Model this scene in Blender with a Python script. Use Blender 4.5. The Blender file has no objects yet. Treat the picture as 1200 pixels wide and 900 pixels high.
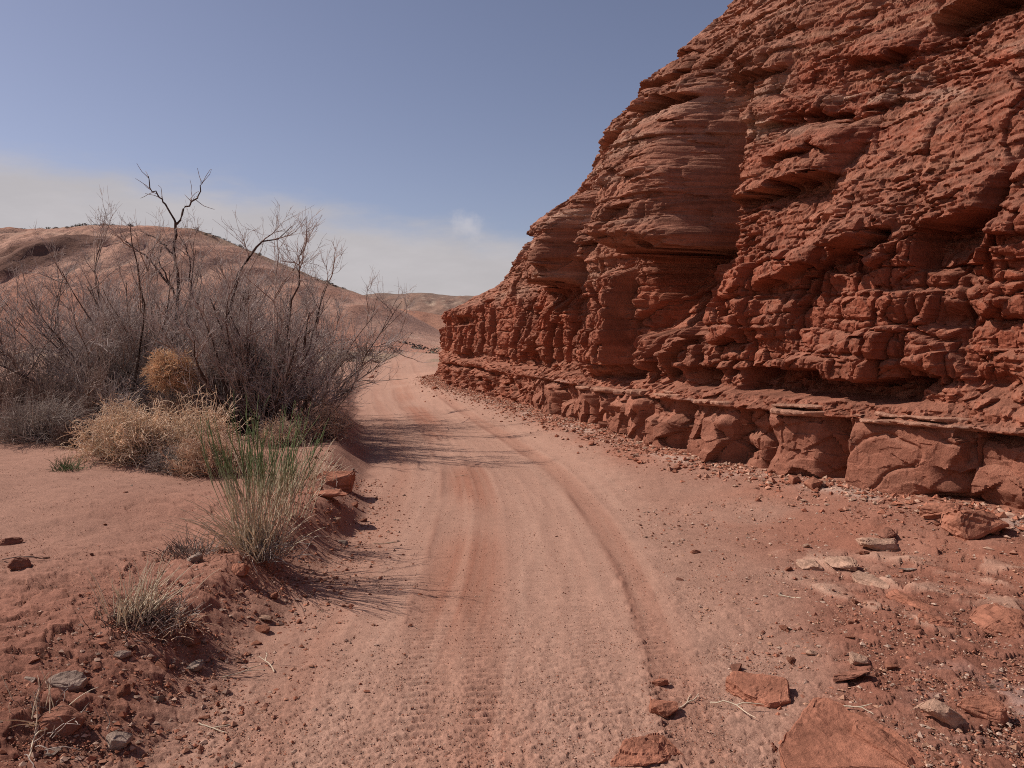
import bpy, bmesh, math, random
import numpy as np
from mathutils import Vector, Matrix

random.seed(7)
RNG = np.random.default_rng(7)
SC = bpy.context.scene
COL = SC.collection
F = np.float32

# ------------------------------------------------------------------ noise
_prm = np.random.default_rng(3).permutation(256).astype(np.int32)
_grd2 = np.stack([np.cos(np.arange(256) * 2.39996), np.sin(np.arange(256) * 2.39996)], 1).astype(F)

def noise2(x, y, seed=0):
    """2-D gradient noise, about -1..1"""
    x = np.asarray(x, F); y = np.asarray(y, F)
    ix = np.floor(x).astype(np.int32); iy = np.floor(y).astype(np.int32)
    fx = x - ix; fy = y - iy
    u = fx * fx * fx * (fx * (fx * 6 - 15) + 10); v = fy * fy * fy * (fy * (fy * 6 - 15) + 10)
    def g(dx, dy):
        h = _prm[(_prm[(_prm[(ix + dx) & 255] + iy + dy) & 255] + seed) & 255]
        gr = _grd2[h]
        return gr[..., 0] * (fx - dx) + gr[..., 1] * (fy - dy)
    a = g(0, 0); b = g(1, 0); c = g(0, 1); d = g(1, 1)
    return ((a + (b - a) * u) * (1 - v) + (c + (d - c) * u) * v) * F(1.5)

def fbm(x, y, octv=4, seed=0, gain=0.5):
    s = 0; a = 1.0
    for o in range(octv):
        s = s + a * noise2(x * (2.0 ** o) + 17.3 * o, y * (2.0 ** o) - 9.1 * o, seed + o * 7)
        a *= gain
    return s

def _hash(ix, iy, seed):
    h = (ix.astype(np.uint32) * np.uint32(374761393)) ^ (iy.astype(np.uint32) * np.uint32(668265263)) ^ np.uint32((seed * 2246822519) & 0xffffffff)
    h = (h ^ (h >> np.uint32(13))) * np.uint32(1274126177)
    return h ^ (h >> np.uint32(16))

def facets(u, v, seed=0, tilt=1.0):
    """angular broken-rock pattern: returns (offset -1..1 of tilted cell facets, border distance, cell random 0..1)"""
    u = np.asarray(u, F); v = np.asarray(v, F)
    iu = np.floor(u).astype(np.int32); iv = np.floor(v).astype(np.int32)
    f1 = np.full(u.shape, 9, F); f2 = np.full(u.shape, 9, F)
    hb = np.zeros(u.shape, np.uint32); du = np.zeros(u.shape, F); dv = np.zeros(u.shape, F)
    for a in (-1, 0, 1):
        for b in (-1, 0, 1):
            h = _hash(iu + a, iv + b, seed)
            px = (h & 1023).astype(F) / 1023; py = ((h >> 10) & 1023).astype(F) / 1023
            x = u - (iu + a + px); y = v - (iv + b + py)
            d = np.sqrt(x * x + y * y)
            m = d < f1
            f2 = np.where(m, f1, np.minimum(f2, d))
            f1 = np.where(m, d, f1)
            hb = np.where(m, h, hb); du = np.where(m, x, du); dv = np.where(m, y, dv)
    g = _hash(hb.astype(np.int32), hb.astype(np.int32) * 3 + 1, seed + 5)
    r0 = (g & 1023).astype(F) / 1023; gx = ((g >> 10) & 1023).astype(F) / 511.5 - 1; gy = ((g >> 20) & 1023).astype(F) / 511.5 - 1
    return (r0 * 2 - 1) * F(0.6) + (gx * du + gy * dv) * F(tilt), f2 - f1, r0

def sstep(a, b, x):
    t = np.clip((x - a) / (b - a), 0, 1)
    return t * t * (3 - 2 * t)

def gauss(x, w):
    return np.exp(-(x / w) ** 2)

def lerp(a, b, t):
    return a + (b - a) * t

def mixc(c, col, t):
    return c + (np.array(col, F) - c) * np.asarray(t, F)[..., None]

# ------------------------------------------------------------------ mesh helpers
def mesh_np(name, V, Q, mat=None, col=None, smooth=False):
    """mesh from numpy: V (n,3), Q (m,3 or 4)"""
    me = bpy.data.meshes.new(name)
    n, k = Q.shape
    me.vertices.add(len(V)); me.vertices.foreach_set('co', np.ascontiguousarray(V, F).ravel())
    me.loops.add(n * k); me.loops.foreach_set('vertex_index', np.ascontiguousarray(Q, np.int32).ravel())
    me.polygons.add(n)
    me.polygons.foreach_set('loop_start', np.arange(0, n * k, k, dtype=np.int32))
    me.polygons.foreach_set('loop_total', np.full(n, k, np.int32))
    me.polygons.foreach_set('use_smooth', np.full(n, smooth, bool))
    me.update(calc_edges=True)
    if col is not None:
        a = me.attributes.new('col', 'FLOAT_COLOR', 'POINT')
        c = np.ones((len(V), 4), F); c[:, :3] = np.clip(col, 0, 1)
        a.data.foreach_set('color', c.ravel())
    if mat: me.materials.append(mat)
    return me

def grid_quads(nu, nv):
    i = np.arange(nu * nv, dtype=np.int32).reshape(nu, nv)
    return np.stack([i[:-1, :-1], i[1:, :-1], i[1:, 1:], i[:-1, 1:]], -1).reshape(-1, 4)

def link(name, me, parent=None, loc=None):
    o = bpy.data.objects.new(name, me); COL.objects.link(o)
    if parent: o.parent = parent
    if loc is not None: o.location = loc
    return o

def tag(o, label=None, cat=None, group=None, kind=None):
    if label: o['label'] = label
    if cat: o['category'] = cat
    if group: o['group'] = group
    if kind: o['kind'] = kind
    return o

def empty(name, loc, label, cat, group=None):
    o = bpy.data.objects.new(name, None); COL.objects.link(o); o.location = loc
    o.empty_display_size = 0.1
    return tag(o, label, cat, group)

def tubes(P, R, k=3):
    """P (n,m,3) polylines, R (n,m) radii -> verts, quads of thin tapered tubes"""
    P = np.asarray(P, F); R = np.asarray(R, F)
    n, m, _ = P.shape
    T = np.gradient(P, axis=1)
    T /= np.linalg.norm(T, axis=2, keepdims=True) + 1e-9
    A = np.where(np.abs(T[..., 2:3]) < 0.9, np.array([0, 0, 1], F), np.array([1, 0, 0], F))
    A = np.cross(T, np.broadcast_to(A, T.shape)); A /= np.linalg.norm(A, axis=2, keepdims=True) + 1e-9
    B = np.cross(T, A)
    an = np.arange(k) * 2 * np.pi / k
    V = P[:, :, None, :] + R[:, :, None, None] * (np.cos(an)[:, None] * A[:, :, None, :] + np.sin(an)[:, None] * B[:, :, None, :])
    idx = np.arange(n * m * k, dtype=np.int32).reshape(n, m, k)
    nx = np.roll(idx, -1, axis=2)
    Q = np.stack([idx[:, :-1], nx[:, :-1], nx[:, 1:], idx[:, 1:]], -1).reshape(-1, 4)
    return V.reshape(-1, 3), Q

def merge(parts):
    Vs, Qs, b = [], [], 0
    for V, Q in parts:
        Vs.append(V); Qs.append(Q + b); b += len(V)
    return np.concatenate(Vs), np.concatenate(Qs)

# ------------------------------------------------------------------ materials
def nt(name, rough=0.95, spec=0.15):
    m = bpy.data.materials.new(name); m.use_nodes = True
    t = m.node_tree; b = t.nodes['Principled BSDF']
    b.inputs['Roughness'].default_value = rough
    b.inputs['Specular IOR Level'].default_value = spec
    return m, t, b

def noise_node(t, scale, detail=6, rough=0.6, vec=None):
    n = t.nodes.new('ShaderNodeTexNoise'); n.inputs['Scale'].default_value = scale
    n.inputs['Detail'].default_value = detail; n.inputs['Roughness'].default_value = rough
    if vec: t.links.new(vec, n.inputs['Vector'])
    return n

def mul_col(t, a, fac_socket, lo, hi):
    r = t.nodes.new('ShaderNodeMapRange'); t.links.new(fac_socket, r.inputs['Value'])
    r.inputs['From Min'].default_value = 0.25; r.inputs['From Max'].default_value = 0.75
    r.inputs['To Min'].default_value = lo; r.inputs['To Max'].default_value = hi
    m = t.nodes.new('ShaderNodeVectorMath'); m.operation = 'SCALE'
    t.links.new(a, m.inputs[0]); t.links.new(r.outputs[0], m.inputs['Scale'])
    return m.outputs[0]

def earth_mat(name, scales=((3, 0.8, 1.2), (25, 0.8, 1.2), (160, 0.75, 1.25)), bumps=((60, 0.012), (250, 0.004)), strata=None, stone=None):
    """rough mineral surface: base colour from the mesh's own colour layer (or a fixed one), broken up by noise"""
    m, t, b = nt(name, .95, .06)
    pos = t.nodes.new('ShaderNodeNewGeometry').outputs['Position'] if stone is None else t.nodes.new('ShaderNodeTexCoord').outputs['Object']
    if stone is None:
        at = t.nodes.new('ShaderNodeAttribute'); at.attribute_name = 'col'; c = at.outputs['Color']
    else:
        rg = t.nodes.new('ShaderNodeRGB'); rg.outputs[0].default_value = (*stone, 1); c = rg.outputs[0]
    for s, lo, hi in scales:
        c = mul_col(t, c, noise_node(t, s, 5, 0.65, pos).outputs['Fac'], lo, hi)
    if strata:
        mp = t.nodes.new('ShaderNodeMapping'); t.links.new(pos, mp.inputs['Vector']); mp.inputs['Scale'].default_value = (0.5, 0.5, strata)
        c = mul_col(t, c, noise_node(t, 1.0, 6, 0.7, mp.outputs[0]).outputs['Fac'], 0.84, 1.16)
    t.links.new(c, b.inputs['Base Color'])
    prev = None
    for s, d in bumps:
        bp = t.nodes.new('ShaderNodeBump'); bp.inputs['Distance'].default_value = d; bp.inputs['Strength'].default_value = 0.9
        t.links.new(noise_node(t, s, 6, 0.7, pos).outputs['Fac'], bp.inputs['Height'])
        if prev: t.links.new(prev, bp.inputs['Normal'])
        prev = bp.outputs[0]
    if prev: t.links.new(prev, b.inputs['Normal'])
    return m

def plant_mat(name, c, var=0.35, trans=0.0, zcol=None):
    """stalks and twigs; zcol = (colour at the top, z0, z1) for stems that turn green along their length"""
    m, t, b = nt(name, 0.9, 0.1)
    tc = t.nodes.new('ShaderNodeTexCoord').outputs['Object']
    rg = t.nodes.new('ShaderNodeRGB'); rg.outputs[0].default_value = (*c, 1); cc = rg.outputs[0]
    if zcol:
        sp = t.nodes.new('ShaderNodeSeparateXYZ'); t.links.new(tc, sp.inputs[0])
        mr = t.nodes.new('ShaderNodeMapRange'); t.links.new(sp.outputs[2], mr.inputs['Value'])
        mr.inputs['From Min'].default_value = zcol[1]; mr.inputs['From Max'].default_value = zcol[2]
        mx = t.nodes.new('ShaderNodeMix'); mx.data_type = 'RGBA'
        t.links.new(mr.outputs[0], mx.inputs['Factor']); t.links.new(cc, mx.inputs[6]); mx.inputs[7].default_value = (*zcol[0], 1)
        cc = mx.outputs[2]
    cc = mul_col(t, cc, noise_node(t, 9, 3, 0.6, tc).outputs['Fac'], 1 - var, 1 + var)
    cc = mul_col(t, cc, noise_node(t, 2.3, 2, 0.5, tc).outputs['Fac'], 1 - var * .6, 1 + var * .6)
    t.links.new(cc, b.inputs['Base Color'])
    if trans:                                            # thin dry stalks let light through
        tb = t.nodes.new('ShaderNodeBsdfTranslucent'); t.links.new(cc, tb.inputs['Color'])
        ms = t.nodes.new('ShaderNodeMixShader'); ms.inputs[0].default_value = trans
        t.links.new(b.outputs[0], ms.inputs[1]); t.links.new(tb.outputs[0], ms.inputs[2])
        t.links.new(ms.outputs[0], t.nodes['Material Output'].inputs['Surface'])
    return m
SKY_SAT, SKY_VAL, CLOUD, EXPO = .81, .66, (4.35, 4.08, 4.12), 0.30
SKY_TINT = (1.06, .96, 1.03)
# ------------------------------------------------------------------ cliff: plan of the foot (x, y) and setback of each height level
FOOT = [(7.6,-6),(6.6,-1),(4.95,4.0),(4.0,6.3),(3.24,7.64),(2.53,8.83),(2.1,9.87),(1.35,12.7),(.35,16.4),(-.87,20.6),(-2.1,25),(-3.0,33),(-1.5,40),(4,48),(14,52)]
LEV =  [-0.5, 0, .85, 1.15, 2.5, 3.4, 4, 5, 6, 7, 8, 10, 14]
NEARB = [-.15,0,.05,.17,.42,1.05,1.5,2.2,2.9,3.6,4.3,5.7,8.2]
BACK = [NEARB,NEARB,NEARB,NEARB,
  [-.15,0,.05,.17,.42,1.05,1.45,2.15,2.8,3.5,4.2,5.5,8.0],
  [-.15,0,.05,.17,.42,1.0,1.35,1.9,2.5,3.1,3.7,4.9,7.2],
  [-.15,0,.05,.17,.40,.75,.95,1.4,1.9,2.5,3.1,4.3,6.6],
  [-.15,0,.05,.2,.4,.55,.65,.9,1.3,2.3,2.9,3.9,6],
  [-.2,0,.1,.2,.4,.6,.8,1.2,1.85,3.6,5.7,7.5,10],
  [-.25,0,.1,.25,.35,.95,1.1,2.9,4.2,6,8,10.5,14],
  [-.25,0,.05,.2,.35,2.15,3.3,4.9,7,9,11,14,18],
  [-.25,0,.05,.15,.4,2.5,4.8,7,11,13,15,18,24],
  [-.25,0,.1,.2,.4,1.5,3,5,7,9,11,14,18],
  [-.25,0,.1,.2,.4,1.5,2.5,4,5,6,7,9,12],
  [-.25,0,.1,.2,.4,1.5,2.5,4,5,6,7,9,12]]

def _dense(pts, n=4000):
    p = np.array(pts, float)
    L = np.r_[0, np.cumsum(np.linalg.norm(np.diff(p, axis=0), axis=1))]
    s = np.linspace(0, L[-1], n)
    return L, s, np.stack([np.interp(s, L, p[:, 0]), np.interp(s, L, p[:, 1])], 1)

def _smooth(a, w):
    k = np.exp(-np.linspace(-2, 2, 2 * w + 1) ** 2); k /= k.sum()
    ap = np.concatenate([np.repeat(a[:1], w, 0), a, np.repeat(a[-1:], w, 0)], 0)
    return np.stack([np.convolve(ap[:, i], k, 'valid') for i in range(a.shape[1])], 1)

_FL, _FS, _FP = _dense(FOOT)
_ds = _FS[1]
_FP = _smooth(_FP, int(1.0 / _ds))
_FT = np.gradient(_FP, axis=0); _FT /= np.linalg.norm(_FT, axis=1, keepdims=True)
_FT = _smooth(_FT, int(1.5 / _ds)); _FT /= np.linalg.norm(_FT, axis=1, keepdims=True)
_FN = np.stack([_FT[:, 1], -_FT[:, 0]], 1)          # points into the rock
_BK = np.stack([np.interp(_FS, _FL, np.array(BACK)[:, j]) for j in range(len(LEV))], 1)
_BK = _smooth(_BK, int(0.8 / _ds))

def cliff_base(s, z):
    """s (n,) along the foot, z (m,) heights -> (n,m) setback, foot xy, inward normal"""
    bk = np.stack([np.interp(s, _FS, _BK[:, j]) for j in range(len(LEV))], 1)
    zz = np.asarray(z); out = np.empty((len(s), len(zz)))
    j = np.clip(np.searchsorted(LEV, zz) - 1, 0, len(LEV) - 2)
    lo = np.array(LEV)[j]; hi = np.array(LEV)[j + 1]; t = (zz - lo) / (hi - lo)
    out = bk[:, j] * (1 - t) + bk[:, j + 1] * t
    fx = np.interp(s, _FS, _FP[:, 0]); fy = np.interp(s, _FS, _FP[:, 1])
    nx = np.interp(s, _FS, _FN[:, 0]); ny = np.interp(s, _FS, _FN[:, 1])
    return out, fx, fy, nx, ny

def foot_signed(x, y):
    """signed distance of ground points from the cliff foot line (positive = road side) and s, by nearest foot sample"""
    P = _FP[::8]; N = _FN[::8]; S = _FS[::8]
    x = np.asarray(x, F).ravel(); y = np.asarray(y, F).ravel()
    d = np.empty(x.shape, F); ss = np.empty(x.shape, F)
    for a in range(0, len(x), 20000):
        dx = x[a:a+20000, None] - P[None, :, 0].astype(F); dy = y[a:a+20000, None] - P[None, :, 1].astype(F)
        q = np.argmin(dx * dx + dy * dy, 1); r = np.arange(len(q))
        d[a:a+20000] = -np.sign(dx[r, q] * N[q, 0] + dy[r, q] * N[q, 1]) * np.sqrt(dx[r, q] ** 2 + dy[r, q] ** 2)
        ss[a:a+20000] = S[q]
    return d, ss
# ------------------------------------------------------------------ cliff: eroded surface
def seg(a, b, st): return np.arange(a, b, st)
_s = np.concatenate([seg(0.3, 10.6, .06), seg(10.6, 24, .0135), seg(24, 34, .026), seg(34, 44, .05), seg(44, _FS[-1] - .1, .25)])
_z = np.concatenate([seg(-.35, 2.6, .0125), seg(2.6, 5, .0175), seg(5, 7.6, .022), seg(7.6, 14, .07)])
_b, _fx, _fy, _nx, _ny = cliff_base(_s, _z)
S = np.broadcast_to(_s[:, None], _b.shape).astype(F); Z = np.broadcast_to(_z[None, :], _b.shape).astype(F)
T = np.cumsum(np.r_[0, np.hypot(np.diff(_z), np.diff(_b.mean(0)))]).astype(F)[None, :] + 0 * S      # length up the face
S1 = S[:, :1]; Z1 = Z[:1, :]; S0 = 0 * S1; Z0 = 0 * Z1
# up the face
BLOCKS = [(9.4, 10.7, .1, .3, .04), (10.7, 11.5, .05, .4, .1), (11.5, 12.1, .12, .3, .1), (12.1, 13.2, .10, .25, .10), (13.2, 14.35, .16, .12, .02), (14.35, 15.28, .19, .42, .30),
          (15.28, 15.8, .10, .4, .16), (15.8, 16.3, .16, .35, .12), (16.3, 16.72, .10, .3, .08), (16.72, 17.7, .20, .55, .36), (17.7, 18.35, .16, .4, .14),
          (18.35, 18.95, .2, .45, .16), (18.95, 19.7, .15, .35, .18), (19.7, 20.6, .2, .4, .2), (20.6, 21.4, .12, .4, .16), (21.4, 22.5, .18, .45, .26), (22.5, 23.4, .08, .4, .2)]

_wob = (noise2(S * 2.5, Z * 2.5, 91) * .05 + noise2(S * 9, Z * 9, 93) * .02).astype(F)
_xn = (noise2(S * 1.7 + 3, Z * 1.7, 92) * .16).astype(F)
def overhang(s0, z0, ws, wz, amp, rec=0.0, rz=0.4, soft=0.05, skew=0.0, shift=1.0, lean=0.0):
    """a nose of hard rock: swells outward down to z0, drops off sharply below; rec digs a hollow under it"""
    s0 = s0 - amp * np.interp(s0, [13, 17, 20, 23, 26], [.7, 1.1, 1.5, 2.2, 2.8]) * shift
    i0, i1 = np.searchsorted(_s, (s0 - 1.3 * ws, s0 + 1.3 * ws + 3 * lean)); sl = slice(i0, i1)
    zz = Z[sl] - z0 + _wob[sl] + .07 * fb[sl] - skew * (S[sl] - s0)
    x = (S[sl] - s0 - lean * np.clip(zz, 0, 3)) / ws + _xn[sl]
    hs = np.sqrt(np.clip(1 - x ** 4, 0, 1)) * .9 + .1 * (1 - sstep(.8, 1, np.abs(x))); hr = 1 - sstep(.72, .98, np.abs(x))
    up = np.where(zz > 0, np.sqrt(np.clip(1 - (zz / wz) ** 2, 0, 1)), np.exp(-(zz / soft) ** 2))
    dn = np.where(zz < 0, sstep(0, -.06, zz) * np.clip(1 - (-zz / rz) ** 2, 0, 1), 0)
    out = np.zeros(S.shape, F); out[sl] = amp * hs * up - rec * hr * dn
    return out

# layering: beds dip gently and wander a little
wv = fbm(S * .22, Z * .3, 3, 11) * .08
zb = Z + wv + .03 * np.sin(S * .5)
bedr = np.random.default_rng(21)
_bz = [-1.0]; _bv = [0.0]
while _bz[-1] < 16:
    th = bedr.choice([.06, .11, .2, .36], p=[.3, .3, .22, .18]) * (1 if _bz[-1] > 2.4 else 1.3)
    v = bedr.uniform(-1, 1)
    _bz += [_bz[-1] + .012, _bz[-1] + th]; _bv += [v, v]
BED = np.interp(zb, _bz, _bv).astype(F)
bedcol = np.interp(zb, _bz, np.interp(np.arange(len(_bz)) // 2, np.arange(len(_bz)), np.random.default_rng(5).uniform(-1, 1, len(_bz)))).astype(F)
patch = np.maximum(sstep(-.25, .35, fbm(S * .45, Z * .6, 3, 31)), .9 * gauss(S - 17.9, 1.2) * sstep(2.6, 3.0, Z) * sstep(5.4, 4.8, Z))
_be = np.array(_bz[1::2]); _bi = np.clip(np.searchsorted(_be, zb), 1, len(_be) - 1); _bs = np.random.default_rng(6).uniform(0, 1, len(_be)) ** 1.5
_lo = np.abs(zb - _be[_bi - 1]); _hi = np.abs(_be[_bi] - zb)
PART = (np.where(_lo < _hi, _bs[_bi - 1], _bs[_bi]) * np.exp(-(np.minimum(_lo, _hi) / .016) ** 2)).astype(F)      # open bedding planes
CRK = (np.exp(-(noise2(S * 1.25, Z * .22, 37) / .035) ** 2) * sstep(-.2, .3, noise2(S * .8, Z * .9, 38)) + .7 * np.exp(-(noise2(S * 3.1 + 4, Z * .8, 39) / .04) ** 2) * sstep(.1, .4, noise2(S * 1.1, Z * 1.3, 40))).astype(F)      # open joints      # where beds stand out

wA = 1 - sstep(.80, .86, Z)                     # block course
wB = sstep(.80, .86, Z) * (1 - sstep(1.12, 1.22, Z + noise2(S1 * 1.5, S0, 4) * .07))      # crumbly soft band
wC = sstep(1.12, 1.22, Z) * (1 - sstep(2.3, 2.9, Z + noise2(S * .8, Z * .3, 5) * .3))       # jointed columns
wD = np.clip(1 - wA - wB - wC, 0, 1)            # upper face
slope = sstep(17.2, 16.6, S)                    # right of the big groove: a rubbly raked face

D = fbm(S * .45, T * .45, 3, 41) * (.09 + .06 * wD)
# broken facets, coarse to fine, with slight warp so borders are not straight
wu = noise2(S * 3, Z * 3, 51) * .05; wz_ = noise2(S * 3 + 7, Z * 3, 52) * .05
fa, ea, ra = facets((S + wu) * 1.25, (T + wz_) * 1.0, 61, 1.3)
fb, eb, rb = facets((S + wu) * 3.6, (T + wz_) * 4.6, 62, 1.3)
fc, ec, rc = facets((S + .5 * wu) * 8.5, (T + .5 * wz_) * 12, 63, 1.3)
fd, ed, rd = facets(S * 20, T * 27, 64, 1.3)
rub = sstep(-.2, .5, fbm(S * .8 + 5, T * .8, 2, 33))          # rubble patches
D += fa * (.03 + .10 * wC + .10 * wD * (1 - .65 * slope)) + fb * (.012 + .042 * wC + .024 * wD) + fc * (.004 + .018 * wC + .008 * wD + .05 * wB + .020 * rub * wD) + fd * (.002 + .003 * wD + .004 * wC + .014 * wB)
D -= PART * (.05 * wD * (1 - .5 * slope) + .02 * wC) + CRK * (.07 * wC + .08 * wD * (1 - .6 * slope))
D += BED * (.010 * wC + (.018 + .060 * patch) * wD * (1 - .6 * slope))
D += -(.05 * wC + .025 * wD) * (1 - sstep(0, .05, ea)) * sstep(.2, .6, ra) - (.02 * wC + .012 * wD) * (1 - sstep(0, .10, eb))
D += fbm(S * 9, T * 9, 3, 71) * (.008 + .004 * wD) + fbm(S * 40, T * 40, 2, 72) * .003

# columns with vertical joints in the middle band, fluted towards their feet
cj = np.random.default_rng(8); js = [0.0]
while js[-1] < 60: js.append(js[-1] + cj.choice([.28, .45, .7, 1.0]))
js = np.array(js); jo = cj.uniform(-1, 1, len(js))
sj = S + noise2(Z * 1.3, S * .2, 14) * .10
k = np.clip(np.searchsorted(js, sj) - 1, 0, len(js) - 2)
x01 = (sj - js[k]) / (js[k + 1] - js[k]); wd = js[k + 1] - js[k]
colm = jo[k] * .12 + .26 * wd * (.5 - x01) * (jo[k] > -.5) + .02 * (1 - (2 * x01 - 1) ** 2) - .07 * (1 - sstep(0, .035, x01 * wd)) - .07 * (1 - sstep(0, .03, (1 - x01) * wd))
# near the viewer the band breaks into courses of squarish blocks
brk = np.zeros(S.shape, F); ck = np.random.default_rng(4); cj_ = np.cumsum(np.r_[9.0, ck.uniform(.45, 1.5, 14)]); cs_ = np.searchsorted(cj_, S + .08 * noise2(Z * 2, S * .4, 99))
bz = Z + ck.uniform(-.28, .28, 16)[cs_] + .08 * noise2(S * .6, Z * .5, 96) + .03 * noise2(S * 3, Z * 3, 97) + .05 * fa; rr = np.random.default_rng(17)
rows = [.5, .9, 1.28, 1.55, 1.78, 2.12, 2.36, 2.74, 3.1, 3.5]
for q in range(len(rows) - 1):
    jj = [8.0]
    while jj[-1] < 20: jj.append(jj[-1] + rr.choice([.22, .38, .6, .95]))
    jj = np.array(jj); oo = rr.uniform(-1, 1, len(jj)); tl_ = rr.uniform(-1, 1, (2, len(jj)))
    sw = S + .06 * noise2(Z * 2.5, S * .4 + q * 3, 98)
    kk = np.clip(np.searchsorted(jj, sw) - 1, 0, len(jj) - 2); xa = sw - jj[kk]; xb = jj[kk + 1] - sw; za = bz - rows[q]; zb_ = rows[q + 1] - bz
    e = np.minimum(np.minimum(xa, xb), np.minimum(za, zb_))
    d = oo[kk] * .12 + tl_[0][kk] * .22 * (xa - xb) * .5 + .10 * (xb - xa) * .5 + tl_[1][kk] * .12 * (za - zb_) - .035 * (1 - sstep(0, .03, np.minimum(xa, xb))) - .035 * (1 - sstep(0, .025, np.minimum(za, zb_))) * (oo[kk] > -.2) - .02 * (1 - sstep(0, .08, e))
    brk = np.where((za >= 0) & (zb_ > 0), d, brk)
nr = sstep(17.6, 17.0, S)
D += wC * (nr * (brk * .85 + .35 * colm) + (1 - nr) * (colm * (1 - .5 * sstep(1.9, 2.6, Z)) + .35 * brk * sstep(22.5, 21, S)))
D -= wC * nr * fa * .02
hj = np.array([1.02, 1.45, 1.78, 2.08, 2.4])               # level joints across the columns
for q, h in enumerate(hj):
    D -= wC * .05 * gauss(Z - h - noise2(S1 * 1.1, S0 + q, 15) * .05, .018) * sstep(-.3, .3, noise2(S1 * .7, S0 + q * 5, 16))
# columns stop at different heights above the soft band: dark hollows between their feet
ft = noise2(k * 1.37, k * 0 + 2.2, 18)
und = np.clip(1.27 + .18 * ft + noise2(S1 * 5, S0, 19) * .03, 1.0, 1.5)
und_on = np.maximum(np.maximum(sstep(13.6, 13.9, S1) * sstep(17.4, 17.0, S1) * (.25 + .75 * sstep(-.35, -.1, noise2(S1 * 1.5 + 1, S0, 21))), .8 * sstep(17.9, 18.2, S1) * sstep(19.7, 19.4, S1) * (noise2(S1 * .9, S0, 20) > -.6)), .5 * sstep(-.1, .35, noise2(S1 * .55, S0 + 4, 22)))
D -= .45 * und_on * sstep(und + .015, und - .015, Z) * sstep(.98, 1.04, Z + noise2(S1 * 3, S0, 23) * .03)
D += wB * (.10 * sstep(1.1, .84, Z))
# ledge: the top of the block course stands out
D += sstep(24, 22.5, S) * .06 * sstep(.90, .82, Z) * sstep(.2, .8, Z)

# block course
wA2 = wA * sstep(24.2, 23.0, S)
inb = np.zeros(S.shape, bool)
for qi, (a, b_, off, fr, dep) in enumerate(BLOCKS):
    sw = S + (Z - .4) * .06 * math.sin(qi * 5.1) + noise2(Z1 * 3, Z0 + qi, 25) * .025
    m = (sw >= a) & (sw < b_)
    t = (sw - a) / (b_ - a)
    rec = 1.35 * dep * sstep(fr, fr * .15, t)
    edge = .045 * (1 - sstep(0, .035, sw - a)) + .045 * (1 - sstep(0, .03, b_ - sw))
    tz_ = (.70, .52, .74, .62, .78, .74, .46, .68)[qi % 8]; rounding = .16 * sstep(tz_, tz_ + .12, Z + .06 * fa) * (1 if tz_ < .7 else .3) + .10 * sstep(.16, -.02, Z) * (1 if qi % 2 else .3)
    broke = 0 if qi == 4 else 1
    d = off - rec - edge - rounding + (broke * (fa * .10 + fb * .05 + fc * .012) + (1 - broke) * (fa * .02 + fb * .012 + fc * .006)) + fbm(S * 2 + qi * 3, Z * 2, 3, 26) * (.02 if broke else .012) - (0 if broke else .03 * np.exp(-(noise2(S * 1.6 + 2, Z * 2.2, 30) / .05) ** 2) + .07 * sstep(.12, 0, (S - a) + .10 * noise2(Z * 6, S * 2, 24)))
    d = d - broke * (.035 * (1 - sstep(0, .06, eb)) * (rb > .75) + .13 * sstep(.70, .72, rb) * sstep(.72, .5, Z) + .10 * sstep(.8, .82, ra))
    D = np.where(m, lerp(D, d, wA2), D)
# the crumbled end of the panel, hollows at the feet of the nearest blocks
D -= wA * .14 * sstep(13.62, 13.3, S + (Z - .4) * .25) * (S > 13.2) * sstep(-.2, .5, fb + .4)
D -= .26 * gauss(S - 13.35, .22) * gauss(Z - .14, .10) + .28 * gauss(S - 12.45, .45) * sstep(.34, .12, Z - .12 * (S - 12.4)) * sstep(-.2, .02, Z + .1)
D -= .14 * gauss(S - 15.35, .14) * gauss(Z - .45, .16) + .12 * gauss(S - 15.75, .12) * gauss(Z - .3, .1)
# far end: crumbly below, small blocks
wfar = wA * sstep(23, 24.5, S)
D += wfar * (fb * .08 + fc * .045 + .12 * sstep(.5, 0, Z) + fa * .06)
D += sstep(26, 27, S) * (-.18 * gauss(Z - .82 - .05 * noise2(S1 * .8, S0, 29), .07) * sstep(-.4, .2, noise2(S1 * .5, S0 + 9, 28)) + .10 * sstep(30.5, 33, S) * sstep(2.1, 2.3, Z) * sstep(2.62, 2.4, Z))
D -= .30 * sstep(29.5, 31, S) * (noise2(S1 * .9, S0, 27) > -.25) * sstep(1.95, 2.02, Z) * sstep(2.30, 2.22, Z)

# big forms picked out on the face
gs_ = S - .40 * np.clip(Z - 2.85, 0, 3); grv = sstep(16.55, 16.95, gs_) * sstep(17.25, 17.05, gs_) * sstep(1.9, 2.5, Z) * sstep(5.2, 4.4, Z)
D -= .65 * grv
D += overhang(18.05, 2.85, .85, 2.5, 1.0, .75, 1.3, .05, .05, 0, .42)          # buttress nose over its alcove
D -= .30 * sstep(16.7, 17.0, S) * sstep(19.1, 18.8, S) * sstep(1.62, 1.78, Z + .08 * fb) * sstep(3.0, 2.8, Z)
D += overhang(18.25, 3.05, .6, .5, .16, .05, .2, .05, 0, 0)
D += overhang(18.4, 3.9, .6, .9, .10, .03, .2, .05, 0, 0)
D += .42 * sstep(19.25, 19.3, S + .05 * noise2(Z1 * 2, Z0, 95)) * sstep(20.5, 19.7, S) * sstep(.95, 1.15, Z) * sstep(2.75, 2.5, Z)          # pillar with a sheer shaded side
D -= .25 * gauss(S - 19.05, .22) * gauss(Z - 1.05, .22)
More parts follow.
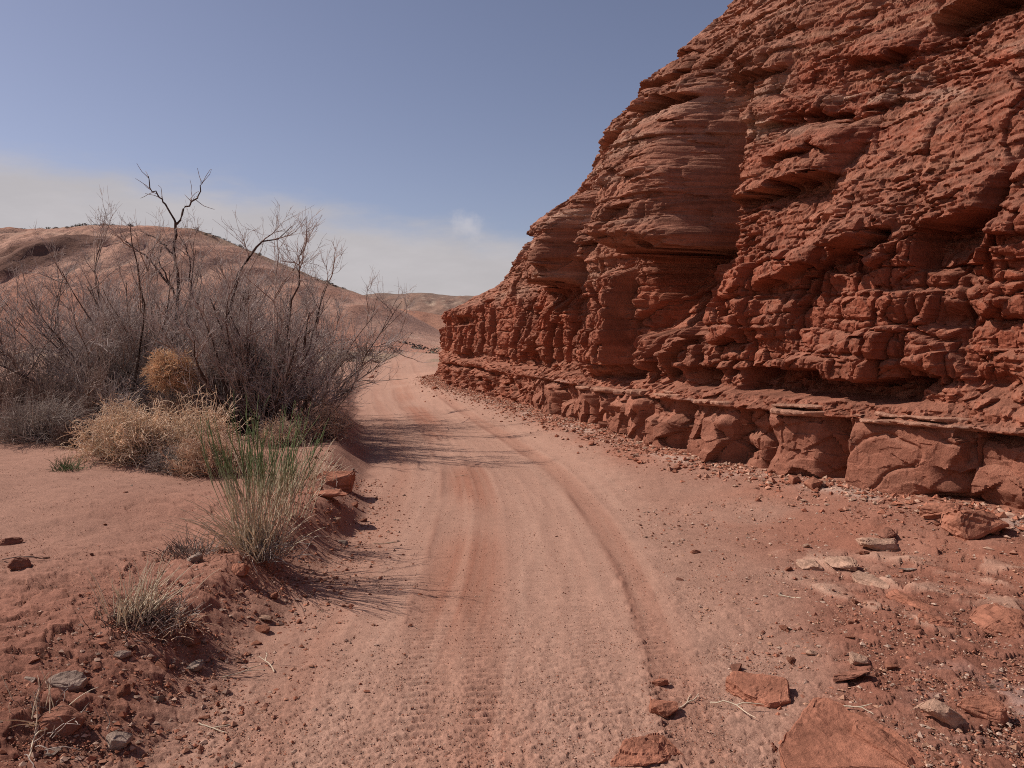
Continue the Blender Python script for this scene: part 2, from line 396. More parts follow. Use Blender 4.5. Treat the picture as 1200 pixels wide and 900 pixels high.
D += .18 * gauss(S - 18.3, .10) * sstep(1.95, 1.7, Z) * wC - .10 * gauss(S - 18.0, .08) * gauss(Z - 1.75, .2)
D += overhang(22.5, 2.75, 1.05, 1.5, .65, .40, .60, .14, .0, 0); D -= .35 * gauss(S - 21.3, .2) * sstep(2.4, 2.9, Z) * sstep(4.8, 4.2, Z)         # far banded knob
D -= .0 * gauss(S - 23.7, .22) * sstep(2.2, 2.7, Z) * sstep(4.6, 4.0, Z)
D -= .30 * gauss(S - 24.2, .25) * sstep(1.6, 1.75, Z) * sstep(2.3, 2.2, Z)
D += overhang(16.45, 3.38, .75, .75, .42, .22, .3, .05, -.05)                  # rounded ledge right of the groove
D += overhang(16.0, 3.75, .5, .35, .16, .1, .15)
D += overhang(16.6, 4.3, .6, .3, .14, .10, .12, .03, .1)
D += overhang(14.85, 2.62, .36, .3, .16, .24, .25, .03, -.25)
D += overhang(15.7, 2.30, .5, .25, .11, .20, .4, .03, -.22)
D += overhang(13.95, 2.66, .34, .4, .20, .50, .50, .03, -.1)
D += overhang(14.6, 5.25, .7, .45, .36, .40, .36, .04, -.1)
D += overhang(15.7, 4.85, .45, .3, .18, .16, .16, .03, .1)
D += overhang(15.8, 4.2, .5, .22, .12, .1, .10, .03, .12)
D += overhang(17.7, 5.15, .6, .3, .16, .12, .15, .03, .1)
D += overhang(19.3, 5.1, .8, .4, .26, .25, .25, .03, .05)
D += overhang(21.8, 5.4, 1.0, .55, .22, .10, .3, .04, 0, 0) + overhang(20.0, 5.75, .8, .4, .22, .2, .25, .04, 0, 0)
D += .22 * wD * sstep(19.0, 19.3, S) * sstep(22.6, 22.2, S) * sstep(4.9, 3.8, Z) * np.abs(np.sin(S * 3.4 + .6 * noise2(Z1 * 1.2, Z0, 94))) ** .6
D += overhang(20.4, 4.55, .7, .4, .22, .16, .2, .03, .05)
D += overhang(20.9, 3.3, .45, .7, .16, .14, .3, .04)
D += overhang(21.8, 3.0, .5, .9, .22, .1, .25, .05)
D += overhang(22.9, 3.5, .5, .6, .22, .12, .25, .05)
D -= .16 * gauss(S - 13.45 - .04 * noise2(Z1 * 2, Z0, 3), .045) * sstep(1.9, 2.05, Z) * sstep(3.7, 3.4, Z)
D -= .10 * gauss(S - 14.0 - .05 * noise2(Z1 * 2, Z0, 13), .02) * sstep(1.0, 1.2, Z) * sstep(2.1, 1.9, Z)
D -= .22 * gauss(S - 13.65, .15) * gauss(Z - 1.78, .08) + .2 * gauss(S - 13.55, .12) * gauss(Z - 2.14, .06) + .26 * gauss(S - 13.9, .2) * gauss(Z - 1.25, .1) + .2 * gauss(S - 14.9, .14) * gauss(Z - 2.15, .14)
D -= .22 * gauss(S - 13.2, .18) * gauss(Z - 1.22, .09)
# raked rubble right of the groove: beds as thin steps running up to the right
dipz = Z + .16 * (S - 15)
fe, ee, re_ = facets(S * 3.2 + dipz * 1.5, dipz * 14, 81, 1.5)
ff, ef, rf = facets(S * 6 + dipz * 2, dipz * 24, 82, 1.5)
D += slope * wD * (fe * (.014 + .024 * rub) + ff * (.006 + .014 * rub))
D += (1 - slope) * wD * (fe * (.010 + .03 * rub) + ff * .008)
# loose debris apron at the foot
D += sstep(.16, -.1, Z) * (.05 + .05 * noise2(S1 * 2.2, S0, 35) + fc * .05)

X = (_fx[:, None] + _nx[:, None] * (_b - D)).astype(F); Y = (_fy[:, None] + _ny[:, None] * (_b - D)).astype(F)
ZZ = (Z + .015 * fbm(S * 3, Z * 6, 2, 36) - .05 * np.sin(np.clip(S - 12, 0, 30) * .12) * sstep(.3, .8, Z)).astype(F)
V = np.stack([X, Y, ZZ], -1)

# mineral colour: iron-red beds, ochre and pale beds, dust lying on treads, pale salts along the ledge
nrm = np.cross(np.gradient(V, axis=0), np.gradient(V, axis=1)); nrm /= np.linalg.norm(nrm, axis=2, keepdims=True) + 1e-9
upf = np.abs(nrm[..., 2]) * np.sign(nrm[..., 2] * np.sign(nrm[..., 2].mean() + 1e-9))
base = np.empty(V.shape, F); base[:] = (.330, .122, .074)
base = mixc(base, (.250, .075, .044), .75 * sstep(.0, .8, bedcol) * (.4 + .6 * wD))
base = mixc(base, (.400, .190, .120), .65 * sstep(.05, .8, -bedcol) * (wD * .9 + .2))
base = mixc(base, (.46, .255, .165), .65 * wD * sstep(.45, .8, -bedcol + .35 * fbm(S * .5, Z, 2, 44)) * sstep(3.3, 3.8, Z))
base = mixc(base, (.52, .34, .24), .7 * wD * sstep(.80, .95, re_) * sstep(.1, .6, noise2(S * .6, Z * .8, 45)))
upl = wD * sstep(16.5, 17.1, S)
base = mixc(base, (.345, .170, .112), .75 * upl)
base = mixc(base, (.46, .29, .21), .8 * upl * sstep(.2, .6, bedcol + .4 * fbm(S * .6, Z * 1.2, 2, 57)))
base = mixc(base, (.22, .095, .06), .55 * upl * sstep(.25, .6, -bedcol + .3 * noise2(S * .8, Z * 2, 58)))
base = mixc(base, (.60, .43, .32), .85 * wD * sstep(.25, .5, noise2(S * .9, Z * 2.6 - .5 * S, 59)) * sstep(3.5, 3.9, Z) * sstep(5.6, 4.8, Z) * sstep(.35, .7, re_))
base = mixc(base, (.21, .085, .055), .6 * sstep(.25, .7, noise2(S * 1.8, Z * .25, 60)) * (wC + .5 * wD))      # varnish streaks
base = mixc(base, (.345, .155, .10), .5 * sstep(.1, .6, fbm(S * .7 + 3, Z * .7, 3, 46)))
base = mixc(base, (.37, .115, .065), .6 * wC * sstep(-.1, .4, fbm(S * 1.1, Z * .6 + 6, 3, 47)))
base = mixc(base, (.245, .08, .048), .6 * slope * sstep(-.1, .5, fbm(S * .4 + 8, Z * .4, 3, 48)))
base = mixc(base, (.36, .17, .115), .6 * wA * sstep(24, 23, S))
base = mixc(base, (.41, .20, .135), .55 * sstep(.35, .8, upf))
base = mixc(base, (.50, .38, .31), .5 * gauss(Z - .86 - .02 * noise2(S1 * 2, S0, 49), .025) * sstep(24, 22, S) * sstep(-.1, .4, noise2(S * 1.6, Z * 5, 50)))
base = mixc(base, (.42, .27, .21), .35 * sstep(.2, .02, Z) * sstep(0, .4, noise2(S * 1.3, Z * 2, 53)))
base *= np.array((.82, .745, .73), F)
base = mixc(base, (.13, .05, .032), .45 * np.clip(PART * wD + CRK * (wC + wD), 0, 1))
base *= (1 + .22 * (rc - .5) * (wD + wB + .4) + .25 * (rf - .5) * wD + .18 * (rb - .5))[..., None]

M_CLIFF = earth_mat('cliff_rock', scales=((1.7, .85, 1.15), (14, .82, 1.18), (90, .75, 1.25)), bumps=((9, .022), (45, .008), (180, .004)), strata=18)
cliff = link('cliff', mesh_np('cliff', V.reshape(-1, 3), grid_quads(*S.shape), M_CLIFF, base.reshape(-1, 3)))
tag(cliff, 'tall red layered sandstone cliff rising along the right side of the dirt road', 'cliff', kind='structure')
_DS = D; 

# thin pale slabs capping the block course: parts of the cliff
M_LEDGE = earth_mat('ledge_rock', scales=((3, .8, 1.2), (30, .75, 1.25)), bumps=((40, .012), (160, .004)), strata=60, stone=(.37, .185, .125))
def ledge_slab(s0, s1, z0, th, dep, seed):
    n = max(8, int((s1 - s0) / .03)); m = 7
    ss = np.linspace(s0, s1, n)
    fx = np.interp(ss, _FS, _FP[:, 0]); fy = np.interp(ss, _FS, _FP[:, 1]); nx = np.interp(ss, _FS, _FN[:, 0]); ny = np.interp(ss, _FS, _FN[:, 1])
    zi = np.argmin(np.abs(_z - .80)); dd = np.interp(ss, _s, _DS[:, zi])
    dd = np.convolve(np.r_[[dd[0]] * 4, dd, [dd[-1]] * 4], np.ones(9) / 9, 'valid')
    r = np.random.default_rng(seed)
    front = dd + dep + .05 * noise2(ss * 3, ss * 0 + seed, 5) + .025 * noise2(ss * 11, ss * 0 + seed, 6) + r.normal(0, .006, n)
    end = np.minimum(ss - s0, s1 - ss); front -= .08 * (1 - sstep(0, .10, end))
    rows = []
    for j in range(m):                                   # ring: back-bottom, front-bottom, nose, front-top, back-top
        q = [(-.45, 0), (-.03, 0), (.0, .35), (.004, .7), (-.02, 1), (-.2, 1.05), (-.45, 1.1)][j]
        o = np.where(q[0] < -.1, q[0], front + q[0])
        tz = z0 + th * q[1] + .014 * noise2(ss * 4, ss * 0 + j * .3 + seed, 8) + .02 * noise2(ss * .8, ss * 0 + seed, 9) - .05 * np.sin(np.clip(ss - 12, 0, 30) * .12)
        o = o + r.normal(0, .005, n)
        rows.append(np.stack([fx - nx * o, fy - ny * o, tz], 1))
    VV = np.stack(rows, 1)
    Q = grid_quads(n, m)
    me = mesh_np('ledge_slab', VV.reshape(-1, 3), Q, M_LEDGE)
    bm = bmesh.new(); bm.from_mesh(me)
    bmesh.ops.contextual_create(bm, geom=[e for e in bm.edges if e.is_boundary])
    bm.to_mesh(me); bm.free()
    return link('ledge_slab', me, cliff)
for q, (a, b_, z0, th, dp) in enumerate([(10.2, 11.6, .80, .06, .06), (11.5, 12.35, .83, .05, .07), (12.4, 13.3, .82, .045, .10), (13.25, 14.25, .835, .04, .035), (14.2, 15.2, .84, .05, .10), (15.15, 15.9, .86, .045, .05),
        (15.95, 16.75, .835, .06, .09), (16.78, 17.75, .845, .055, .10), (17.9, 18.5, .82, .09, .06), (18.7, 19.6, .80, .06, .08), (20.0, 20.9, .79, .06, .05), (12.6, 14.1, .895, .03, -.02), (14.4, 15.6, .905, .03, .01), (17.0, 17.6, .91, .035, .03)]):
    ledge_slab(a, b_, z0, th, dp, q + 1)
# ------------------------------------------------------------------ ground and dirt road: one fine sheet, split along the road edge
_ry = [-60, 0, 3, 4.94, 7.35, 9.7, 14.35, 20, 33.5, 50, 65, 85, 120]
_rc = [-.3, -.3, -.28, -.12, -.12, -.36, -1.4, -2.55, -4.7, -7.0, -7.4, -5.0, 8]
_rw = [1.1, 1.1, 1.1, 1.12, 1.22, 1.3, 1.35, 1.35, 1.35, 1.3, 1.3, 1.3, 1.3]
_yy = np.linspace(-60, 120, 3601); _cc = _smooth(np.interp(_yy, _ry, _rc)[:, None], 30)[:, 0]
def road_c(y): return np.interp(y, _yy, _cc).astype(F)
def road_w(y): return np.interp(y, _ry, _rw).astype(F)

def terrain(x, y, dl, fine=True):
    x = np.asarray(x, F); y = np.asarray(y, F); dl = np.asarray(dl, F)
    near = (x > -5) & (y < 62) & (y > -8) & (x < 16)
    dR = np.full(x.shape, 8, F); sR = np.zeros(x.shape, F)
    if near.any():
        a, b = foot_signed(x[near], y[near]); dR[near] = a; sR[near] = b
    fr = lambda f: 1 - sstep(.25, .6, f * dl)                  # drop detail finer than the sheet can carry
    v = x - road_c(y); hw = road_w(y)
    wob = noise2(x * .9, y * .6, 101) * .14 + noise2(x * 3, y * 3, 102) * .07 * fr(3)
    bl = -v - hw + wob                                          # >0: left of the road
    br = v - hw + wob                                           # >0: right of it
    far = sstep(20, 40, y)
    z = np.zeros(x.shape, F)
    bank = sstep(-.05, .5, bl) * (1 - .55 * far)
    z += bank * (.24 + .05 * noise2(x * .8, y * .8, 103)) + sstep(.4, 7, bl) * .14
    z -= .09 * bank * sstep(4.6, 2.5, y) * sstep(.9, .2, bl)                     # the near bank is worn down
    z += .04 * sstep(.0, .9, br) * sstep(9, 5, y) + .20 * sstep(1.9, -.1, dR)
    z += .05 * sstep(1.0, 1.9, x) * sstep(5.2, 3.6, y)
    z += .10 * sstep(30, 60, np.hypot(x, y)) * fbm(x * .05, y * .05, 3, 104) * 3
    z += .03 * fbm(x * .5, y * .5, 3, 105) * (bank + .6 * sstep(0, .6, br))
    # raised stony ribs crossing the right margin
    rib = np.zeros(x.shape, F)
    for (ax, ay, bx, by, w_, h_) in ((1.95, 5.7, 2.75, 4.35, .10, .05), (2.5, 5.6, 3.3, 4.5, .08, .04), (1.75, 5.2, 2.2, 4.1, .07, .02), (3.0, 5.2, 3.4, 4.2, .10, .05)):
        L = math.hypot(bx - ax, by - ay); tx, ty = (bx - ax) / L, (by - ay) / L
        al = (x - ax) * tx + (y - ay) * ty; ac = -(x - ax) * ty + (y - ay) * tx + .05 * noise2(al * 2.5, al * 0, 107)
        g_ = sstep(-.15, .1, al) * sstep(L + .15, L - .1, al) * np.where(ac > 0, np.exp(-(ac / (w_ * 2.2)) ** 2), np.exp(-(ac / (w_ * .35)) ** 2))
        rib = np.maximum(rib, g_ * np.clip(.8 + .6 * noise2(al * 4, ac * 3, 108), 0, 1)); z += h_ * g_ * np.clip(.8 + .6 * noise2(al * 4, ac * 3, 108), 0, 1)
    # wheel ruts: long shallow troughs, tread bars across them
    inr = sstep(.05, -.25, np.maximum(bl, br))
    wv_ = noise2(y * .35, y * 0, 109) * .04
    tl = np.interp(y, [0, 3, 4.94, 7.35, 9.7, 14.35, 30], [.08, .03, -.22, -.25, -.23, -.05, -.2]).astype(F) + wv_; tr = np.interp(y, [0, 3.8, 5, 7.4, 9.7, 14.4, 30], [1.0, 1.0, .97, .90, .87, .9, .8]).astype(F) + wv_
    ruts = np.zeros(x.shape, F); tread = np.zeros(x.shape, F)
    for c_, w_, d_, tw in ((tl - .10, .11, .016, 1), (tl + .17, .10, .010, .8), (tr, .10, .018, .9), (tr - .42, .07, .006, .4), (tl - .72, .10, .008, .35), (tl + .52, .06, .005, .3), (-1.0 + .10 * (y - 3), .09, .010, .7), (.12 + .10 * (y - 3), .09, .008, .6), (.75 - .085 * (y - 3), .08, .007, .5)):
        q = (v - c_) / w_
        ruts += -d_ * np.exp(-q ** 4) + d_ * .7 * np.exp(-((np.abs(q) - 1.5) / .35) ** 2)
        ph = y * 2 * np.pi / .062 + np.abs(q) * 2.4 + 1.5 * noise2(x * 5, y * 5, 110)
        on = np.exp(-q ** 4) * tw * sstep(-.35, .3, noise2(x * 1.3, y * .9, 111) + .12)
        tread += on * np.sin(ph)
    z += .27 * inr * ruts * sstep(-.6, .2, noise2(x * .3, y * .25, 112) + .3)
    z += inr * tread * .0062 * fr(11)
    stk = noise2(v * 7, y * .22, 113) + .6 * noise2(v * 17, y * .3, 114)
    z += inr * stk * .0012
    brim = inr * np.clip(np.exp(-((v - tr + .115) / .028) ** 2) + .7 * np.exp(-((v - tl + .27) / .03) ** 2) + .5 * np.exp(-((v - tl + .86) / .03) ** 2), 0, 1) * sstep(-.35, .25, noise2(x * 1.5, y * .7, 106))
    # clods, crust and grit
    lo = bank * sstep(2.6, .6, bl + .5 * noise2(x * .6, y * .6, 115)) * sstep(11, 6, y) + .35 * bank * sstep(8, 2, y) * sstep(.0, .4, noise2(x * .7, y * .7, 116)) + .45 * sstep(.6, 1.6, br) * sstep(7, 4, y) + .7 * sstep(1.3, .2, dR) * sstep(26, 20, y) + .8 * sstep(.36, .46, x / np.maximum(y, .5)) * sstep(7, 5.5, y) * (y > 1)
    lo = np.clip(lo, 0, 1)
    if fine:
        f1, e1, r1 = facets(x * 7 + .3 * noise2(x * 6, y * 6, 117), y * 7, 118, 1.2)
        f2, e2, r2 = facets(x * 17, y * 17, 119, 1.2)
        f3, e3, r3 = facets(x * 38, y * 38, 120, 1.0)
        rare = sstep(.62, .8, r2)
        z += lo * (.015 * f1 * fr(7) + .011 * f2 * fr(17) + .004 * f3 * fr(38))
        z += brim * (.010 * f2 * fr(17) + .008 * f3 * fr(38) + .004)
        z += (1 - lo) * (.0060 * f3 * fr(38) + .006 * rare * fr(17) * (1 - .6 * inr) * sstep(.0, .25, e2))
        z += .010 * fbm(x * 3, y * 3, 3, 121) * (1 - .7 * inr) + .0025 * noise2(x * 22, y * 22, 122) * fr(22) + .0042 * noise2(x * 60, y * 60, 123) * fr(60)
    else:
        r1 = r2 = r3 = np.full(x.shape, .5, F)
    # colour of the soil itself
    c = np.empty(x.shape + (3,), F); c[:] = (.340, .180, .129)
    c = mixc(c, (.300, .134, .091), .8 * lo)
    c = mixc(c, (.235, .096, .064), .75 * lo * sstep(4.9, 3.0, y) * sstep(-.3, .3, noise2(x * 1.2, y * 1.2, 124) + .2) * (x < 0))
    c = mixc(c, (.285, .108, .068), .8 * sstep(.4, 1.3, br) * sstep(-.2, .45, fbm(x * .9, y * .9, 3, 125)) * sstep(9, 5, y))
    c = mixc(c, (.20, .078, .052), .8 * sstep(1.1, 1.8, x) * sstep(4.8, 3.4, y) * sstep(-.3, .4, noise2(x * 2, y * 2, 126) + .1))
    c = mixc(c, (.235, .092, .060), .75 * sstep(.33, .46, x / np.maximum(y, .5)) * sstep(7.2, 5.5, y) * (y > 1) * sstep(-.5, .3, fbm(x * 1.3, y * 1.3, 3, 133)))
    c = mixc(c, (.40, .28, .24), .7 * sstep(1.5, 2.1, x) * sstep(3.9, 3.0, y) * sstep(.0, .5, fbm(x * 3.5, y * 3.5, 3, 127)))
    c = mixc(c, (.335, .125, .075), .55 * sstep(1.9, .3, dR) * sstep(-.3, .4, noise2(x * .9, y * .9, 128)))
    c = mixc(c, (.50, .37, .30), .6 * gauss(dR - .35 - .12 * noise2(x * 2, y * 2, 129), .14) * sstep(-.05, .4, fbm(x * 1.3, y * 1.3, 2, 130)) * sstep(40, 30, y))
    c = mixc(c, (.475, .285, .205), .8 * np.clip(rib, 0, 1) * sstep(.2, .6, r1))
    roadcol = np.empty(x.shape + (3,), F); roadcol[:] = (.385, .214, .155)
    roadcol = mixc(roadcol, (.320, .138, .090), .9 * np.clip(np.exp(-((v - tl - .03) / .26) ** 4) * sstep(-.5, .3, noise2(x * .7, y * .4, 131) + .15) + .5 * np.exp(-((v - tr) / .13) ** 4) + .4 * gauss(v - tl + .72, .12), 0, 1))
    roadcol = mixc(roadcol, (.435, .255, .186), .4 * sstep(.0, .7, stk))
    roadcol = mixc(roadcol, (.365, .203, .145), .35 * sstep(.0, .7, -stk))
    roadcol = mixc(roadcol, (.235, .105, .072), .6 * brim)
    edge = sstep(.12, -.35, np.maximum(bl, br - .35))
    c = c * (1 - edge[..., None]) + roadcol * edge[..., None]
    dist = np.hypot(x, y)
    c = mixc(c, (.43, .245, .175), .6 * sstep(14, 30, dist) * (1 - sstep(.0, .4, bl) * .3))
    c = mixc(c, (.255, .19, .125), .75 * sstep(36, 52, dist) * sstep(-.1, .4, fbm(x * .12, y * .12, 3, 132) + .1) * (1 - edge))
    c *= (1 + .30 * (r2 - .5) * fr(17) * (.3 + .7 * lo) + .26 * (r3 - .5) * fr(38) + .16 * (r1 - .5) * lo * fr(7))[..., None]
    return z, c, (np.maximum(bl, br) < 0) & (dist < 95) & (y > -30)

_q = np.linspace(1 / 1.5, 1 / 60, 800)
_r = np.concatenate([np.linspace(.05, 1.45, 24), 1 / _q, np.geomspace(62, 3000, 70)])
_fa = math.radians(38)
_th = np.concatenate([np.linspace(-math.pi, -_fa, 90, endpoint=False), np.linspace(-_fa, _fa, 1050, endpoint=False), np.linspace(_fa, math.pi, 91)])
_dr = np.gradient(_r)
GX = (_r[:, None] * np.sin(_th)[None]).astype(F); GY = (_r[:, None] * np.cos(_th)[None]).astype(F)
GD = np.maximum(_dr[:, None], (_r[:, None] * np.gradient(_th)[None])).astype(F)
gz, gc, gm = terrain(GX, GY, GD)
gz[np.hypot(GX, GY) > 400] *= .2
_V = np.stack([GX, GY, gz], -1).reshape(-1, 3); _C = gc.reshape(-1, 3)
_Q = grid_quads(*GX.shape)[:, ::-1]
_m = gm.reshape(-1)[_Q].sum(1) >= 2
M_SOIL = earth_mat('red_soil', scales=((.6, .9, 1.1), (11, .86, 1.14), (70, .78, 1.22), (260, .72, 1.28)), bumps=((30, .010), (130, .006), (420, .002)))
M_ROAD = earth_mat('road_dust', scales=((.6, .92, 1.08), (11, .9, 1.1), (90, .82, 1.18), (300, .72, 1.28)), bumps=((60, .004), (160, .004), (420, .002)))
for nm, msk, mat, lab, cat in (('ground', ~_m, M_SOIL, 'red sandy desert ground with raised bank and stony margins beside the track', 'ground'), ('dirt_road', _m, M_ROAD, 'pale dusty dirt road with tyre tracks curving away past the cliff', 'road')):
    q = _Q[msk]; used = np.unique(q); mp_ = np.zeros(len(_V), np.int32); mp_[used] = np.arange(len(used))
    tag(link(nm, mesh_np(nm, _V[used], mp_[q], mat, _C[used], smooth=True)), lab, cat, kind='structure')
del GX, GY, GD, gz, gc, gm, _V, _C, _Q

def gz_at(x, y):
    x = np.atleast_1d(np.asarray(x, F)); y = np.atleast_1d(np.asarray(y, F))
    return terrain(x, y, np.full(x.shape, .05, F), fine=False)[0]
def g1(x, y): return float(gz_at(x, y)[0])
# ------------------------------------------------------------------ hills
M_HILL = earth_mat('hill_soil', scales=((.12, .85, 1.15), (.8, .8, 1.2), (5, .8, 1.2)), bumps=((.6, .5), (3, .12)))
def hill(name, label, xs, hs, y0, y1, yback, res, colf, xr, prof=.6, gul=1.0, seed=0):
    X = np.arange(xr[0], xr[1], res); Y = np.concatenate([np.arange(y0, y1, res), np.arange(y1, yback, res * 2)])
    gx, gy = np.meshgrid(X, Y, indexing='ij'); gx = gx.astype(F); gy = gy.astype(F)
    h = _smooth(np.interp(X, xs, hs)[:, None], max(1, int(3 / res)))[:, 0][:, None].astype(F)
    wx = gx + 3 * noise2(gx * .05, gy * .05, seed + 1)
    t = (gy - y0 - 6 * noise2(gx * .03, gy * .02, seed + 2)) / (y1 - y0)
    t = t * sstep(0, 7, gy - y0) - .05 * (gy - y0 < 1)
    up = np.clip(t, 0, 1) ** prof; dn = np.clip((gy - y1) / (yback - y1), 0, 1)
    z = h * up * (1 - .55 * dn * dn)
    # gullies running down the face
    rl = np.abs(noise2(wx * .13, gy * .018, seed + 3)) + .5 * np.abs(noise2(wx * .33, gy * .04, seed + 4)) + .4 * np.abs(noise2(wx * .8, gy * .1, seed + 5))
    face = np.clip(t * 2.2, 0, 1) * np.clip((1.04 - t) * 3, 0, 1)
    z = z + gul * face * (rl - .45) * h * .085 + .02 * h * fbm(gx * .15, gy * .15, 4, seed + 6) * np.clip(t * 3, 0, 1) - .6 * (t < 0) * np.clip(-t * 4, 0, 1)
    c, dz = colf(gx, gy, z, t, rl, h)
    V = np.stack([gx, gy, z + dz], -1)
    o = link(name, mesh_np(name, V.reshape(-1, 3), grid_quads(*gx.shape), M_HILL, c.reshape(-1, 3), smooth=True))
    tag(o, label, 'hill', kind='structure')
    return X, Y, V[..., 2]

def col_a(x, y, z, t, rl, h):
    c = np.empty(x.shape + (3,), F); c[:] = (.36, .205, .15)
    bd = noise2(z * .7 + .8 * noise2(x * .04, y * .04, 7), z * 0, 8)
    c = mixc(c, (.40, .255, .185), .6 * sstep(0, .6, bd)); c = mixc(c, (.285, .135, .088), .6 * sstep(.1, .7, -bd))
    c = mixc(c, (.27, .135, .093), .7 * sstep(.45, .9, rl)); c = mixc(c, (.45, .29, .21), .6 * sstep(.3, .1, rl) * sstep(.9, .5, t))
    c = mixc(c, (.36, .15, .095), .55 * sstep(.45, .1, t))
    c = mixc(c, (.23, .16, .11), .7 * sstep(.93, 1.02, t) * sstep(7, 10, z))
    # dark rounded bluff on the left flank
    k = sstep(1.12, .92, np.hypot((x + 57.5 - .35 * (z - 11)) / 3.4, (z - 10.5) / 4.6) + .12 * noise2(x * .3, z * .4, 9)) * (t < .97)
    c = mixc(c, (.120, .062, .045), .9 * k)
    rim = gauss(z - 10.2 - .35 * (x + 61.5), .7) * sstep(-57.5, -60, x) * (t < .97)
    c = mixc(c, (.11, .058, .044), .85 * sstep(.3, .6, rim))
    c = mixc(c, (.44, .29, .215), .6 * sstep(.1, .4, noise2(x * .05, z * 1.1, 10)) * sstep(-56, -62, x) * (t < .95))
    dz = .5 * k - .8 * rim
    return c * np.array((1.13, 1.10, 1.09), F), dz
_px = lambda p, d: (p - 600) / 942 * d
_pz = lambda p, d: 1.6 + (395 - p) / 942 * d
HA = [(-260, 285), (-120, 280), (0, 275), (60, 268), (120, 265), (190, 266), (240, 274), (300, 297), (350, 319), (400, 338), (440, 351), (475, 368), (505, 388), (530, 398)]
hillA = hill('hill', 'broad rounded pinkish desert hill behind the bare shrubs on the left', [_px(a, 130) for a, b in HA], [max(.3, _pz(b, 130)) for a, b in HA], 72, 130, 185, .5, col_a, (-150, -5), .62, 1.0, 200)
def col_b(x, y, z, t, rl, h):
    c = np.empty(x.shape + (3,), F); c[:] = (.40, .195, .125)
    c = mixc(c, (.30, .12, .075), .7 * sstep(.2, .6, rl)); c = mixc(c, (.26, .10, .065), .8 * sstep(.82, .95, t) * (z > 1.5)); c = mixc(c, (.44, .27, .19), .5 * sstep(.35, .05, t))
    return c, .25 * noise2(x * .6, y * .6, 12) * np.clip(t * 2, 0, 1)
HB = [(330, 345), (400, 349), (440, 356), (460, 364), (478, 378), (500, 392), (520, 399)]
hill('hill', 'low red spur with dark crumbling rim running down to the plain', [_px(a, 122) for a, b in HB], [max(.2, _pz(b, 122)) for a, b in HB], 98, 122, 150, .4, col_b, (-46, -5), .8, 1.3, 220)
def col_c(x, y, z, t, rl, h):
    c = np.empty(x.shape + (3,), F); c[:] = (.37, .18, .118)
    c = mixc(c, (.29, .135, .09), .6 * sstep(.3, .7, rl)); c = mixc(c, (.43, .26, .185), .5 * sstep(.3, 0, t))
    return c, 0 * x
HC = [(400, 372), (440, 366), (470, 362), (500, 366), (530, 372), (570, 378), (700, 380)]
hill('hill', 'smooth reddish slope at the end of the valley', [_px(a, 200) for a, b in HC], [max(.2, _pz(b, 200)) for a, b in HC], 135, 200, 260, .8, col_c, (-60, 40), .9, .9, 240)
def col_d(x, y, z, t, rl, h):
    c = np.empty(x.shape + (3,), F); c[:] = (.235, .150, .115)
    c = mixc(c, (.30, .17, .12), .6 * sstep(.2, .7, rl)); c = mixc(c, (.42, .30, .22), .6 * sstep(.12, .03, np.abs(noise2(x * .13 + y * .02, y * .015, 15))) * sstep(-52, -40, x) * (t < .9)); c = mixc(c, (.20, .145, .115), .6 * sstep(.9, 1, t))
    return c, 0 * x
HD = [(300, 350), (420, 347), (440, 344), (470, 345), (500, 343), (525, 346), (560, 347), (600, 350), (800, 352)]
hill('hill', 'long flat brown ridge closing the view on the horizon', [_px(a, 360) for a, b in HD], [max(.2, _pz(b, 360)) for a, b in HD], 262, 360, 460, 1.3, col_d, (-130, 110), .8, 1.0, 260)
# ------------------------------------------------------------------ plants
def at(px, py, z=0.0):
    """point of the place at height z that the photograph shows at (px, py)"""
    d = 942 * (1.6 - z) / (py - 395)
    return (px - 600) / 942 * d, d
def spot(px, py, z=.25):
    for _ in range(4):
        x, y = at(px, py, z); z = g1(x, y)
    return x, y, z
def unit(v): return v / (np.linalg.norm(v, axis=-1, keepdims=True) + 1e-9)
def curves(r, p0, d, L, m, wob, up=0.0, sag=None):
    n = len(p0); P = np.empty((n, m, 3), F); P[:, 0] = p0; d = unit(np.asarray(d, float)); st = (np.asarray(L, float) / (m - 1))[:, None]
    for i in range(1, m):
        d = d + r.normal(0, wob, (n, 3)); d[:, 2] += up
        if sag is not None: d[:, 2] -= sag * i / m
        d = unit(d); P[:, i] = P[:, i - 1] + d * st
    return P
def along(r, P, k, lo=.2, hi=1.0):
    """k random points on each polyline with the tangent there"""
    n, m, _ = P.shape
    t = r.uniform(lo, hi, (n, k)) * (m - 1); i = np.clip(t.astype(int), 0, m - 2); f = (t - i)[..., None]
    a = np.take_along_axis(P, i[..., None].repeat(3, 2), 1); b = np.take_along_axis(P, (i + 1)[..., None].repeat(3, 2), 1)
    return (a + (b - a) * f).reshape(-1, 3), unit(b - a).reshape(-1, 3), (t / (m - 1)).reshape(-1)
def taper(n, m, r0, r1): return np.broadcast_to(np.linspace(1, 0, m) ** .8, (n, m)) * (np.asarray(r0).reshape(-1, 1) - r1) + r1
def put(name, geo, mat, parent, label=None, kind=None):
    V, Q = geo
    return tag(link(name, mesh_np(name, V, Q, mat, smooth=True), parent), label, None, None, kind)

